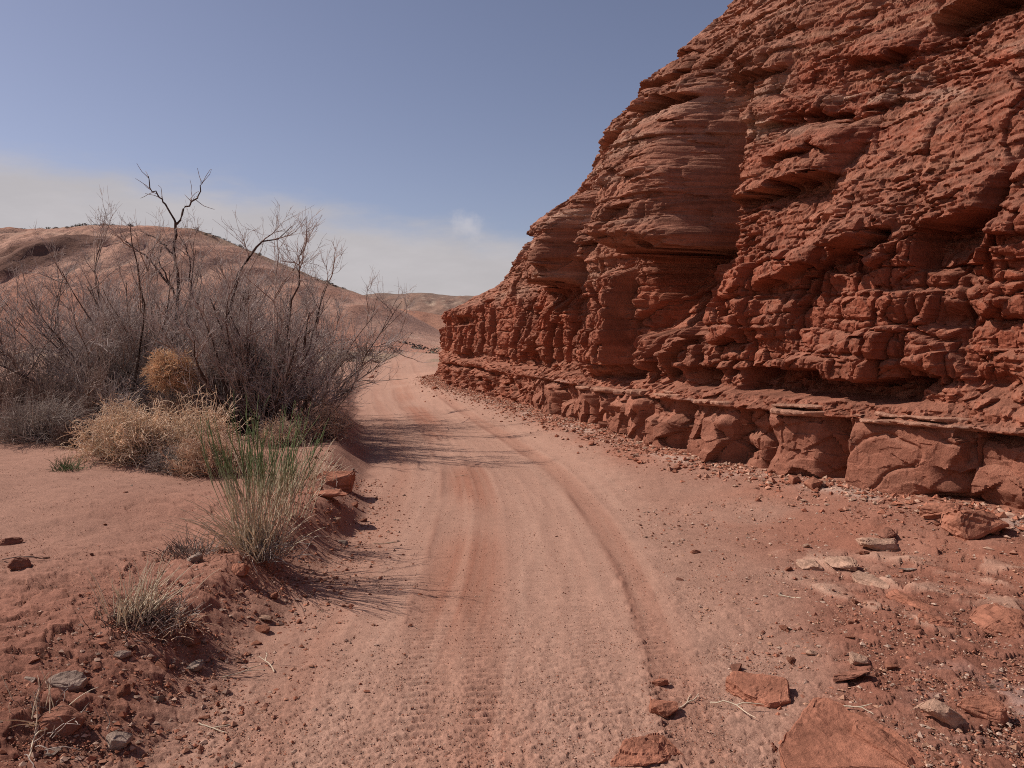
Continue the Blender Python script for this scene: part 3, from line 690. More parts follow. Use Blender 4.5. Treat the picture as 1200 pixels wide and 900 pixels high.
M_TWIG = plant_mat('grey_twig', (.44, .35, .315)); M_TWIG2 = plant_mat('brown_twig', (.29, .205, .17)); M_BARK = plant_mat('dark_bark', (.085, .055, .046)); M_DEAD = plant_mat('bleached_wood', (.55, .46, .40), .2)
M_STRAW = plant_mat('straw', (.88, .67, .50), .22, .35); M_STRAW2 = plant_mat('ruddy_straw', (.74, .52, .38), .22, .35); M_STRAW3 = plant_mat('golden_straw', (.93, .64, .42), .2, .35)
M_GREY = plant_mat('grey_stalk', (.34, .265, .225), .35); M_DARKST = plant_mat('dark_stalk', (.17, .11, .09), .35)
M_GREEN = plant_mat('green_stalk', (.66, .54, .39), .25, .3, zcol=((.20, .25, .115), .34, .62)); M_PALE = plant_mat('pale_stalk', (.74, .60, .45), .22, .3); M_LEAF = plant_mat('dull_leaf', (.10, .12, .055), .35)
M_SAGE = plant_mat('sage_leaf', (.15, .135, .10), .3); M_DUSK = plant_mat('dusky_leaf', (.14, .105, .09), .3)

def bare_shrub(label, x, y, seed, n, L, lean=(0, 0), spread=.45, nb=8, ntw=7, nsub=3, thick=.03, spot_r=.3, fine=1.0, pale=.15, bark=None, extra=None, twig=None):
    r = np.random.default_rng(seed); z = g1(x, y)
    root = empty('bare_shrub', (x, y, z), label, 'shrub', 'leafless shrubs on the left bank')
    p0 = np.stack([r.normal(0, spot_r, n), r.normal(0, spot_r, n), np.full(n, -.06)], 1)
    d = np.stack([lean[0] + r.normal(0, spread, n) + p0[:, 0] * .6, lean[1] + r.normal(0, spread, n) + p0[:, 1] * .6, np.full(n, 1.0)], 1)
    Ls = r.uniform(*L, n); ST = curves(r, p0, d, Ls, 12, .10, .03)
    if extra is not None:
        for pts in extra:
            pts = np.array(pts, float) - (x, y, z); tt = np.linspace(0, 1, len(pts)); q = np.stack([np.interp(np.linspace(0, 1, 12), tt, pts[:, i]) for i in range(3)], 1)
            q[1:-1] += r.normal(0, .03, (10, 3)); ST = np.concatenate([ST, q[None].astype(F)]); Ls = np.r_[Ls, .5 * np.linalg.norm(np.diff(q, axis=0), axis=1).sum()]
    n = len(ST); r0 = thick * r.uniform(.5, 1.1, n)
    for i in range(n):
        dead = r.random() < pale
        o = put('stem', tubes(ST[i:i+1], taper(1, 12, r0[i] * (.7 if dead else 1), .004), 6), M_DEAD if dead else (bark or M_BARK), root)
        if dead: o['label'] = 'bleached dead stem'
    b0, bt, bf = along(r, ST, nb, .18, .98)
    bl = np.repeat(Ls, nb) * r.uniform(.18, .48, n * nb) * (1.15 - .6 * bf)
    B = curves(r, b0, bt * .8 + r.normal(0, .42, bt.shape) + (0, 0, .15), bl, 7, .14, .04)
    put('branches', tubes(B, taper(len(B), 7, .0095, .0028), 4), M_TWIG2, root, kind='stuff')
    t0, t1, tf = along(r, np.concatenate([B]), ntw, .15, 1.0)
    TW = curves(r, t0, t1 * .7 + r.normal(0, .45, t1.shape) + (0, 0, .22), r.uniform(.14, .48, len(t0)) * fine, 5, .16, .06)
    u0, u1, _ = along(r, TW, nsub, .2, 1.0)
    UT = curves(r, u0, u1 * .8 + r.normal(0, .4, u1.shape) + (0, 0, .15), r.uniform(.07, .22, len(u0)) * fine, 3, .15, .05)
    k = len(TW) // 2
    put('twigs', merge([tubes(TW, taper(len(TW), 5, .0034, .0016)), tubes(UT, taper(len(UT), 3, .0021, .0012))]), twig or M_TWIG, root, kind='stuff')
    return root

def pt(px, py, d): return ((px - 600) / 942 * d, d, 1.6 + (395 - py) / 942 * d)
bare_shrub('big bare grey shrub with a fan of dark stems left of the straw tumbleweed', -5.75, 12.6, 301, 24, (1.8, 3.2), (-.10, 0), .42, 8, 8, 4, .024, .28, 1.0, .28)
bare_shrub('dark-trunked bare shrub with thick upright stems behind the green shrub', -3.7, 11.4, 302, 20, (1.5, 2.7), (.02, 0), .34, 8, 8, 4, .036, .20, .95, .34,
    extra=[[pt(308, 492, 11.4), pt(322, 440, 11.4), pt(318, 390, 11.3), pt(300, 330, 11.4), pt(275, 250, 11.3)][0:1] + [pt(300, 450, 11.4), pt(265, 385, 11.5), pt(280, 330, 11.6), pt(296, 297, 11.7), pt(312, 287, 11.7), pt(345, 266, 11.8)],
           [pt(312, 492, 11.4), pt(330, 420, 11.3), pt(345, 360, 11.2), pt(352, 310, 11.1), pt(362, 280, 11.1)],
           [pt(305, 495, 11.4), pt(290, 430, 11.2), pt(262, 395, 11.0), pt(248, 350, 10.9)]])
bare_shrub('bare brown shrub leaning out over the road edge, last of the thicket', -3.62, 11.6, 303, 20, (.9, 1.7), (.10, -.05), .32, 8, 7, 4, .036, .22, .9, .08, twig=M_TWIG,
    extra=[[pt(338, 500, 11.4), pt(354, 485, 11.2), pt(358, 472, 11.1), pt(366, 460, 11.0), pt(378, 444, 10.9)], [pt(336, 500, 11.5), pt(348, 455, 11.5), pt(354, 420, 11.5), pt(358, 392, 11.4), pt(364, 365, 11.3)],
           [pt(341, 505, 11.2), pt(355, 490, 11.0), pt(372, 474, 10.9), pt(386, 458, 10.9)]])
bare_shrub('fine grey shrub like a hedge between the tall snag and the dark trunks', -5.0, 14.2, 304, 34, (1.7, 2.8), (.05, 0), .30, 7, 8, 4, .013, .75, 1.0, .25)
bare_shrub('low bushy shrub of fine brown twigs at the left edge of the thicket', -8.0, 13.4, 305, 46, (1.3, 2.4), (-.15, 0), .45, 7, 8, 4, .013, .7, 1.0, .05)
bare_shrub('tangled bare shrub farthest back behind the broad fan of dark stems', -7.3, 15.6, 306, 30, (1.8, 3.0), (0, 0), .40, 7, 8, 4, .014, .8, 1.0, .2)
bare_shrub('rear bare shrub with upright pale twigs beside the hill foot', -4.4, 13.6, 307, 28, (1.7, 2.8), (.08, 0), .34, 7, 8, 4, .014, .5, 1.0, .25)
bare_shrub('low brown twiggy shrub growing under the leaning shrub by the road', -3.5, 12.9, 308, 18, (.8, 1.3), (.10, .1), .38, 6, 6, 3, .014, .35, .9, .05, twig=M_TWIG2)

bare_shrub('low tangled brown brush filling the gap behind the mop-like grey bush', -6.9, 11.9, 311, 40, (.5, 1.5), (-.1, 0), .6, 8, 8, 4, .012, .55, .9, .2, twig=M_TWIG2)
bare_shrub('knee-high dry brush at the foot of the fan of dark stems', -5.2, 12.0, 312, 34, (.4, 1.2), (0, 0), .6, 8, 8, 4, .010, .5, .9, .25)
bare_shrub('low dense brush between the golden tumbleweed and the dark trunks', -4.3, 12.2, 313, 34, (.5, 1.4), (0, 0), .5, 8, 8, 4, .011, .45, .9, .2)

# the tall dead snag standing out of the thicket
x, y = (207 - 600) / 942 * 14.0, 14.0; z = g1(x, y)
snag = empty('dead_tree', (x, y, z), 'tall dead snag forking into two thin arms high above the thicket', 'dead tree')
rs = np.random.default_rng(310)
def limb(name, pts, r0, r1, d=14.0, mat=None):
    q = np.array([pt(a, b, d) for a, b in pts]) - (x, y, z); tt = np.linspace(0, 1, len(q)); m = len(q) * 3
    q = np.stack([np.interp(np.linspace(0, 1, m), tt, q[:, i]) for i in range(3)], 1); q[1:-1] += rs.normal(0, .012, (m - 2, 3)); q[:, 1] += np.cumsum(rs.normal(0, .03, m))
    P = q[None].astype(F); put(name, tubes(P, taper(1, m, r0, r1), 6), mat or M_BARK, snag); return P
tr = limb('trunk', [(206, 478), (206, 430), (207, 380), (208, 330), (208, 290), (210, 262)], .036, .022)
arms = [limb('limb', a, r0, .006) for a, r0 in (([(210, 264), (200, 243), (192, 232), (183, 225), (177, 208)], .018), ([(210, 264), (218, 245), (229, 235), (237, 226), (241, 214)], .019), ([(206, 298), (196, 288), (186, 281), (174, 275)], .018),
        ([(206, 340), (190, 318), (176, 300), (160, 288), (146, 278)], .022), ([(208, 380), (228, 340), (226, 300), (215, 278)], .018), ([(207, 350), (196, 320), (188, 305), (190, 290)], .016))]
for a in arms:
    b0, bt, bf = along(rs, a, 9, .35, 1.0)
    put('twigs', tubes(curves(rs, b0, bt + rs.normal(0, .5, bt.shape) + (0, 0, .1), rs.uniform(.1, .4, 9), 5, .2, .03), taper(9, 5, .006, .003), 4), M_TWIG2, snag, kind='stuff')

def straw_bush(name, label, x, y, z, seed, R, H, mat, n=260, ns=9, ball=False, base=.0, thick=.0026, wob=.30, group=None, cat='tumbleweed', mat2=None, lean=(0, 0)):
    r = np.random.default_rng(seed); root = empty(name, (x, y, z), label, cat, group)
    th = r.uniform(0, 2 * np.pi, n); el = np.arcsin(r.uniform(-.75 if ball else .05, 1, n))
    d = np.stack([np.cos(th) * np.cos(el) + lean[0], np.sin(th) * np.cos(el) + lean[1], np.sin(el)], 1)
    c0 = np.array([0, 0, H * .5 if ball else 0.0]); p0 = c0 + r.normal(0, R * .12, (n, 3)) * (1, 1, .4) + d * (R * .1)
    L = r.uniform(.55, 1.0, n) * np.where(ball, 1, 1) * np.sqrt((np.cos(el) * R) ** 2 + (np.sin(el) * H * (.5 if ball else 1)) ** 2)
    A = curves(r, p0, d, L, 8, wob * .45, 0, sag=.05)
    put('stalks', tubes(A, taper(n, 8, thick * 1.3, thick * .6)), mat2 or mat, root, kind='stuff')
    b0, bt, bf = along(r, A, ns, .35, 1.0)
    B = curves(r, b0, bt * .5 + r.normal(0, .6, bt.shape), r.uniform(.18, .42, len(b0)) * R * .8, 5, wob * 1.2)
    put('sprigs', tubes(B, taper(len(B), 5, thick * .85, thick * .5)), mat, root, kind='stuff')
    return root
G_T = 'dry tumbleweeds piled along the thicket'
x, y, z = spot(203, 508, .3); straw_bush('tumbleweed', 'ragged brown tumbleweed wedged under the round golden one', x, y, z, 320, .38, .82, M_STRAW2, 300, 9, group=G_T)
straw_bush('tumbleweed', 'round golden tumbleweed perched on the pile against the dark stems', x + .02, y - .12, z + .50, 321, .33, .68, M_STRAW3, 420, 13, True, thick=.0036, wob=.26, group=G_T)
x, y, z = spot(150, 536, .3); straw_bush('tumbleweed', 'wide tangled pale straw tumbleweed, left of the two big heaps', x, y, z, 322, .62, .66, M_STRAW, 420, 10, group=G_T, thick=.0036, wob=.42)
x, y, z = spot(228, 535, .3); straw_bush('tumbleweed', 'tall ragged straw heap with stalks poking up beside the green shrub', x, y, z, 323, .46, .78, M_STRAW, 340, 10, group=G_T, thick=.0036, wob=.32)
x, y, z = spot(245, 556, .3); straw_bush('tumbleweed', 'ruddy low tumbleweed in front of the ragged straw heap', x, y, z, 324, .42, .48, M_STRAW2, 380, 12, group=G_T, wob=.40)
x, y, z = spot(196, 553, .3); straw_bush('tumbleweed', 'small flattened grey tumbleweed at the foot of the straw heaps', x, y, z, 325, .28, .24, M_GREY, 200, 9, group=G_T, wob=.40)
x, y, z = spot(375, 515, .3); straw_bush('tumbleweed', 'brown tangle of dry brush under the leaning shrub', x, y, z, 326, .50, .62, M_STRAW2, 260, 9, group=G_T, wob=.40, mat2=M_DARKST)
x, y, z = spot(330, 522, .3); straw_bush('tumbleweed', 'dull straw clump at the foot of the dark trunks', x, y, z, 327, .42, .42, M_STRAW, 240, 9, group=G_T, wob=.36, mat2=M_GREY)
x, y, z = spot(95, 522, .3); straw_bush('dry_bush', 'dark purplish matted bush beside the pale straw tumbleweed', x, y, z, 328, .40, .36, M_DARKST, 300, 9, cat='bush', wob=.35)
x, y, z = spot(48, 516, .3); straw_bush('dry_bush', 'grey drooping bush like a mop at the left edge', x, y, z, 329, .70, .52, M_GREY, 520, 5, cat='bush', wob=.10, thick=.0024, mat2=M_GREY, lean=(-.35, 0))

def blades(r, n, p0r, L, lean, spread, m=7, wob=.08, sag=.25):
    p0 = np.stack([r.normal(0, p0r, n), r.normal(0, p0r, n), np.full(n, -.02)], 1)
    d = np.stack([lean[0] + r.normal(0, spread, n) + p0[:, 0] * 3, lean[1] + r.normal(0, spread, n) + p0[:, 1] * 3, np.full(n, 1.0)], 1)
    return curves(r, p0, d, r.uniform(*L, n), m, wob, 0, sag)
# green broom-like shrub on the edge of the bank
x, y, z = spot(297, 655, .25); r = np.random.default_rng(330)
gs = empty('green_shrub', (x, y, z), 'upright green broom-like shrub with straw-coloured base on the edge of the bank', 'shrub')
A = blades(r, 72, .055, (.45, .98), (-.03, .08), .17, 9, .05, .02)
put('stems', tubes(A, taper(72, 9, .0040, .0018), 4), M_GREEN, gs, kind='stuff')
b0, bt, bf = along(r, A, 5, .5, 1.0); B = curves(r, b0, bt + r.normal(0, .20, bt.shape) + (0, 0, .2), r.uniform(.08, .26, len(b0)), 4, .06, .05)
put('shoots', tubes(B, taper(len(B), 4, .0026, .0014)), M_GREEN, gs, kind='stuff')
A = blades(r, 170, .07, (.25, .60), (-.22, -.05), .36, 8, .07, .16)
put('dry_stems', tubes(A, taper(170, 8, .0032, .0013)), M_PALE, gs, kind='stuff')
A = blades(r, 150, .09, (.12, .34), (.05, -.1), .7, 6, .16, .3)
put('thatch', tubes(A, taper(150, 6, .0032, .0014)), M_GREY, gs, kind='stuff')
x, y, z = spot(334, 606, .25); r = np.random.default_rng(331)
g2 = empty('green_shrub', (x, y, z), 'smaller pale green shrub just behind the upright green one by the road', 'shrub')
A = blades(r, 50, .07, (.25, .60), (.02, .05), .16, 8, .06, .03); put('stems', tubes(A, taper(50, 8, .0036, .0016)), M_GREEN, g2, kind='stuff')
b0, bt, bf = along(r, A, 7, .4, 1.0); put('shoots', tubes(curves(r, b0, bt + r.normal(0, .22, bt.shape), r.uniform(.06, .2, len(b0)), 4, .08), taper(len(b0), 4, .0024, .0013)), M_PALE, g2, kind='stuff')

def grass_tuft(label, px, py, seed, n, L, lean, spread, pr, mat, thn, thmat, group='dry grass tufts on the left bank', thl=(.05, .16)):
    x, y, z = spot(px, py, .22); r = np.random.default_rng(seed); o = empty('grass_tuft', (x, y, z), label, 'grass tuft', group)
    put('blades', tubes(blades(r, n, pr, L, lean, spread, 7, .07, .15), taper(n, 7, .0030, .0010)), mat, o, kind='stuff')
    put('thatch', tubes(blades(r, thn, pr * 1.5, thl, (.1, 0), .8, 5, .25, .3), taper(thn, 5, .0026, .0012)), thmat, o, kind='stuff')
    return o
grass_tuft('dead grass tuft with pale blades and dark matted heart on the near bank', 150, 730, 340, 110, (.12, .36), (.28, .05), .26, .05, M_PALE, 260, M_DARKST)
grass_tuft('flattened dead grass tuft between the green shrub and the dark matted one', 217, 652, 341, 60, (.06, .24), (-.1, 0), .6, .06, M_GREY, 200, M_DARKST)
grass_tuft('wispy dead grass fringe just right of the dark matted tuft', 186, 738, 342, 60, (.06, .20), (.4, 0), .5, .06, M_GREY, 90, M_STRAW2)
grass_tuft('little green weed in front of the purplish matted bush', 73, 550, 343, 90, (.06, .22), (0, 0), .5, .06, M_LEAF, 60, M_LEAF)
grass_tuft('thin grass wisps beside the red boulder', 372, 560, 344, 60, (.10, .36), (0, 0), .4, .08, M_PALE, 60, M_GREY)
grass_tuft('sparse dry stalks at the lower left corner of the bank', 30, 872, 345, 14, (.10, .30), (-.2, 0), .6, .06, M_PALE, 30, M_GREY)

# scrub on the flat beyond the bend and along the hill's skyline
def leaf_clump(seed, n=90, flat=.62):
    r = np.random.default_rng(seed); c = r.normal(0, .36, (n, 3)); c *= np.minimum(1, .95 / np.linalg.norm(c / (1, 1, flat), axis=1))[:, None]; c[:, 2] = np.abs(c[:, 2]) * flat * 1.5
    a = unit(r.normal(0, 1, (n, 3))); b = unit(np.cross(a, r.normal(0, 1, (n, 3)))); s = r.uniform(.05, .16, (n, 1))
    V = np.stack([c - a * s - b * s * .6, c + a * s - b * s * .6, c + b * s + a * s * .2], 1).reshape(-1, 3)
    return V, np.arange(3 * n, dtype=np.int32).reshape(-1, 3)
LEAFM = [mesh_np('desert_bush', *leaf_clump(350 + i), m_) for i, m_ in enumerate((M_SAGE, M_SAGE, M_DUSK, M_DUSK, M_TWIG2))]
def far_bush(x, y, z, s, k, label, group, rng_):
    o = link('desert_bush', LEAFM[k]); o.location = (x, y, z - .08 * s); o.rotation_euler = (0, 0, rng_.uniform(0, 6.28)); o.scale = (s, s, s * rng_.uniform(.7, 1.05))
    return tag(o, label, 'bush', group)
rb = np.random.default_rng(360)
hX, hY, hZ = hillA
def hz(x, y): return float(hZ[np.clip(np.searchsorted(hX, x), 0, len(hX) - 1), np.clip(np.searchsorted(hY, y), 0, len(hY) - 1)])
for i in range(95):
    X_ = rb.uniform(-92, -26); Y_ = 130 + rb.normal(0, 2.0)
    far_bush(X_, Y_, hz(X_, Y_), rb.uniform(.35, .85), int(rb.choice([0, 2, 3])), 'small dark bush dotting the skyline of the broad left hill', 'bushes on the hill skyline', rb)
for px, py, s, k, lab in ((474, 411, 1.9, 3, 'larger dark bush of the pair on the flat beyond the bend'), (490, 412, 1.4, 3, 'smaller dark bush of the pair on the flat beyond the bend'), (426, 420, 1.5, 4, 'dark reddish bush beside the leaning bare shrub'), (507, 414, 1.1, 0, 'grey-green bush close to the end of the cliff'), (440, 424, .7, 4, 'little dark bush at the far left edge of the road')):
    x, y = at(px, py, .1); far_bush(x, y, g1(x, y), s, k, lab, None, rb)
for i in range(110):
    Y_ = rb.uniform(44, 100); X_ = (rb.uniform(395, 518) - 600) / 942 * Y_
    if abs(X_ - float(road_c(np.array([Y_]))[0])) < 2.2: continue
    far_bush(X_, Y_, g1(X_, Y_), rb.uniform(.35, .95), int(rb.choice([0, 0, 1, 2, 4])), 'low grey-green bush scattered over the flat beyond the bend', 'scrub beyond the bend', rb)
# ------------------------------------------------------------------ stones
from mathutils import noise as mn
M_ST = {k: earth_mat(k + '_stone', scales=((2.3, .78, 1.22), (7, .78, 1.22), (40, .75, 1.25), (200, .8, 1.2)), bumps=((12, .010), (50, .006), (160, .003)), stone=c) for k, c in (('red', (.33, .135, .085)), ('brown', (.245, .105, .07)), ('grey', (.30, .21, .165)), ('pale', (.40, .235, .165)))}
def rock_mesh(name, seed, size, mat, n=16, box=.6, detail=0, pts=None):
    r = np.random.default_rng(seed)
    if pts is None:
        p = unit(r.normal(0, 1, (n, 3))); p = p / (np.abs(p).max(1, keepdims=True) * box + (1 - box)); p *= r.uniform(.8, 1.05, (n, 1)); p = p * np.array(size) / 2
    else: p = np.array(pts, float)
    bm = bmesh.new()
    for q in p: bm.verts.new(q)
    res = bmesh.ops.convex_hull(bm, input=bm.verts)
    bmesh.ops.delete(bm, geom=list({g for g in res['geom_interior'] + res['geom_unused'] if isinstance(g, bmesh.types.BMVert)}), context='VERTS')
    if detail:
        bmesh.ops.dissolve_limit(bm, angle_limit=.12, verts=bm.verts, edges=bm.edges)
        w_ = min(size) * .06
        bmesh.ops.bevel(bm, geom=list(bm.edges), offset=w_, segments=1, affect='EDGES')
        bmesh.ops.triangulate(bm, faces=bm.faces)
        for _ in range(detail):
            L = [e for e in bm.edges if e.calc_length() > max(size) * .03]
            bmesh.ops.subdivide_edges(bm, edges=L, cuts=1, use_grid_fill=True); bmesh.ops.triangulate(bm, faces=bm.faces)
        bm.normal_update(); S_ = 1 / max(size)
        for v in bm.verts:
            c = v.co * S_ + Vector((seed, 0, 0)); k = mn.fractal(c * 6, 1, 2, 4) * .016 + mn.noise(c * 22) * .007 + .014 * (mn.cell(Vector((c.x * 3, c.y * 3, c.z * 30))) - .5)
            v.co += v.normal * k * max(size)
    me = bpy.data.meshes.new(name); bm.to_mesh(me); bm.free(); me.materials.append(mat); return me
def rock(name, label, cat, px, py, size, mat, seed, rot=(0, 0, 0), sink=.25, detail=0, box=.6, pts=None, z=.1, group=None, n=16):
    x, y, z = spot(px, py, z); o = link(name, rock_mesh(name, seed, size, M_ST[mat], n, box, detail, pts)); o.location = (x, y, z + size[2] * (.5 - sink)); o.rotation_euler = rot
    return tag(o, label, cat, group)
# the slabs lying in the right foreground
rock('slab', 'large tilted red slab with flat face at the bottom right of the track', 'rock slab', 985, 893, (.52, .55, .12), 'red', 401, (math.radians(9), math.radians(3), .05), .34, 4, pts=[(-.27, -.26, -.08), (.40, -.30, -.08), (.32, .02, -.08), (.06, .27, -.08), (-.02, .25, -.08), (-.26, -.20, .045), (.36, -.28, .05), (.27, -.02, .055), (.10, .22, .06), (.03, .24, .055), (-.24, -.06, .04), (.14, .10, .065)])
rock('slab', 'stepped brown flake leaning on the right edge of the large tilted slab', 'rock slab', 1052, 896, (.22, .30, .08), 'red', 402, (.2, .05, .75), .3, 3, .8)
rock('slab', 'flat red slab with split lower edge behind the large tilted slab', 'rock slab', 895, 828, (.30, .23, .08), 'red', 403, (math.radians(12), 0, -.35), .28, 4, pts=[(-.15, .05, -.04), (-.12, .10, -.04), (.13, .10, -.04), (.15, -.06, -.04), (.05, -.11, -.04), (-.06, -.05, -.04), (-.14, .05, .03), (-.11, .10, .04), (.12, .10, .04), (.14, -.05, .035), (.05, -.10, .03), (-.05, -.05, .035)])
rock('slab', 'low rounded red slab half buried at the bottom edge of the track', 'rock slab', 745, 896, (.40, .22, .10), 'red', 404, (.05, .03, .12), .40, 4, .5)
rock('slab', 'thin dark flake balanced on edge over its own shadow', 'rock slab', 1006, 806, (.22, .13, .035), 'brown', 405, (math.radians(-20), math.radians(-10), .15), -.2, 3, .8)
rock('block', 'squared brown block with pale top at the right edge of the debris', 'stone block', 1118, 858, (.18, .15, .12), 'pale', 406, (.25, .3, -.5), .25, 3, .9)
rock('block', 'red angular block lying against the squared pale-topped one', 'stone block', 1166, 852, (.20, .15, .12), 'red', 407, (.1, .2, .4), .3, 3, .85)
rock('boulder', 'dark red boulder with flat top on the bank under the leaning shrub', 'boulder', 393, 572, (.42, .34, .24), 'red', 408, (0, .06, .3), .28, 3, .85, z=.25)
rock('slab', 'flat dusty slab lying before the dark red boulder', 'rock slab', 375, 582, (.46, .28, .06), 'red', 409, (.02, .03, .1), .3, 3, .8, z=.25)
rock('slab', 'pale weathered slab stacked below the cliff beside a dark chip', 'rock slab', 1036, 645, (.34, .24, .09), 'pale', 410, (.1, .12, .3), .2, 3, .85)
rock('slab', 'dark chip on top of the pale slabs below the cliff', 'rock slab', 1046, 632, (.20, .14, .06), 'brown', 411, (.1, -.2, .6), -.1, 2, .9)
rock('slab', 'long flat ledge stone sunk in the dirt, leftmost on the right margin', 'rock slab', 962, 668, (.26, .18, .06), 'pale', 412, (0, .1, -.2), .35, 3, .8)
rock('slab', 'cracked ledge stone sunk in the dirt beside the leftmost one', 'rock slab', 990, 672, (.26, .20, .07), 'pale', 413, (.05, .1, -.3), .35, 3, .8)
rock('slab', 'pale wedge of rock on the long diagonal rib', 'rock slab', 1030, 688, (.30, .16, .07), 'pale', 414, (.1, .14, -.7), .35, 3, .8)
rock('slab', 'dusty shelf of rock half way along the diagonal rib', 'rock slab', 1075, 714, (.34, .17, .08), 'red', 415, (.05, .16, -.7), .35, 3, .8)
rock('slab', 'broken end of the diagonal rib with dark gap below', 'rock slab', 1108, 738, (.22, .15, .07), 'red', 416, (.1, .2, -.4), .3, 3, .85)
rock('slab', 'thin grey shard lying apart on the slope below the cliff', 'rock slab', 1072, 673, (.15, .06, .03), 'grey', 417, (0, .1, .1), .1, 2, .8)
rock('slab', 'big smooth red slab at the far right edge of the slope', 'rock slab', 1196, 742, (.42, .38, .14), 'red', 418, (.2, .1, .2), .4, 3, .7)
rock('boulder', 'boulder fallen at the foot of the nearest cliff block', 'boulder', 1150, 622, (.55, .36, .26), 'red', 419, (.1, .2, .2), .35, 3, .7)
rock('boulder', 'squat boulder under the hollow beside the smooth cliff panel', 'boulder', 1110, 606, (.40, .30, .18), 'red', 420, (.1, -.2, .5), .35, 3, .75)
for px, py, s, m_, lab in ((218, 792, .085, 'grey', 'pale grey stone at the edge of the wheel track below the grass tufts'), (134, 768, .07, 'grey', 'rounded grey stone right below the dark matted grass tuft'), (68, 812, .13, 'grey', 'largest grey stone on the near bank with a dark shaded side'), (25, 806, .06, 'grey', 'squared grey stone near the left edge of the photo'),
        (60, 862, .16, 'brown', 'brown lump of rock beside the lower left corner'), (128, 890, .09, 'grey', 'flat grey stone sunk in the track edge at the bottom left'), (778, 812, .07, 'red', 'rounded red stone alone on the right wheel track'), (782, 846, .13, 'red', 'flat red flake below the rounded red stone'), (958, 775, .06, 'pale', 'whitish stone nearest the end of the wheel rut'), (1015, 786, .11, 'pale', 'whitish flake behind the balanced thin one'),
        (545, 662, .07, 'red', 'small stone on the slope above the rut') if 0 else (5, 640, .12, 'brown', 'dark stone on the sand at the left edge'), (12, 668, .14, 'brown', 'dark flat stone below the one at the left edge'), (225, 660, .12, 'grey', 'pale stone under the flattened grass tuft'), (275, 668, .13, 'red', 'stone tucked at the left foot of the green shrub')):
    rock('stone', lab, 'stone', px, py, (s * 1.25, s, s * .62), m_, px * 7 + py, (.1, .15, px * .1), .3, 2, .7, z=.15)
# loose stones: a few shapes, many copies
VAR = {}
for k in M_ST:
    for sh, dims in (('angular', (1, .75, .6)), ('flat', (1, .72, .26))):
        VAR[k, sh] = [rock_mesh('stone', 500 + i * 11 + len(VAR) * 131, dims, M_ST[k], 13 + i, .6 + .05 * i, 1) for i in range(4)]
rk = np.random.default_rng(44)
def loose(n, gen, where, grp, sz, cols):
    k = 0
    while k < n:
        x, y = gen()
        z = g1(x, y); c = rk.choice(list(cols), p=[cols[q] for q in cols]); sh = rk.choice(['angular', 'flat']); s = sz[0] * (sz[1] / sz[0]) ** (rk.random() ** 1.7)
        o = link('stone', VAR[c, sh][rk.integers(4)]); o.location = (x, y, z + s * (.12 if sh == 'angular' else .05)); o.rotation_euler = (rk.normal(0, .2), rk.normal(0, .2), rk.uniform(0, 6.28)); o.scale = (s, s, s)
        tag(o, f'small {sh} {c} stone {where}', 'stone', f'{sh} {c} {grp}'); k += 1
def g_bank():
    y = 2.8 * (9.5 / 2.8) ** rk.random(); return float(road_c(np.array([y]))[0]) - float(road_w(np.array([y]))[0]) - rk.normal(.22, .22), y
def g_flat():
    y = 3.2 * (9 / 3.2) ** rk.random(); return -rk.uniform(1.9, 1.9 + .45 * y), y
def g_right():
    y = 2.8 * (7.5 / 2.8) ** rk.random(); return rk.uniform(.95, .62 * y), y
def g_foot():
    s = 11.8 + 26 * rk.random() ** 1.5; o = rk.uniform(.12, .75); return float(np.interp(s, _FS, _FP[:, 0]) - np.interp(s, _FS, _FN[:, 0]) * o), float(np.interp(s, _FS, _FP[:, 1]) - np.interp(s, _FS, _FN[:, 1]) * o)
def g_road():
    y = 3 * (9 / 3) ** rk.random(); return float(road_c(np.array([y]))[0]) + rk.uniform(-1, 1.1), y
def g_end():
    y = rk.uniform(24, 44); return float(road_c(np.array([y]))[0]) + rk.choice([-1, 1]) * rk.uniform(1.3, 2.6) + .4, y
loose(95, g_bank, 'crumbling out of the left bank edge', 'stones of the left bank edge', (.02, .11), {'red': .6, 'brown': .2, 'grey': .12, 'pale': .08})
loose(40, g_flat, 'strewn on the sandy flat left of the bank', 'stones of the sandy flat', (.015, .07), {'red': .45, 'brown': .25, 'grey': .2, 'pale': .1})
loose(85, g_right, 'strewn on the slope between road and cliff', 'stones of the right slope', (.018, .11), {'red': .68, 'brown': .2, 'pale': .12})
loose(80, g_foot, 'fallen along the foot of the cliff', 'stones of the cliff foot', (.05, .24), {'red': .7, 'brown': .1, 'grey': .02, 'pale': .18})
loose(14, g_road, 'lying loose on the wheel tracks', 'stones of the wheel tracks', (.012, .03), {'red': .4, 'brown': .6})
loose(16, g_end, 'beside the far bend of the road', 'stones of the far bend', (.12, .35), {'red': .6, 'brown': .2, 'pale': .2})

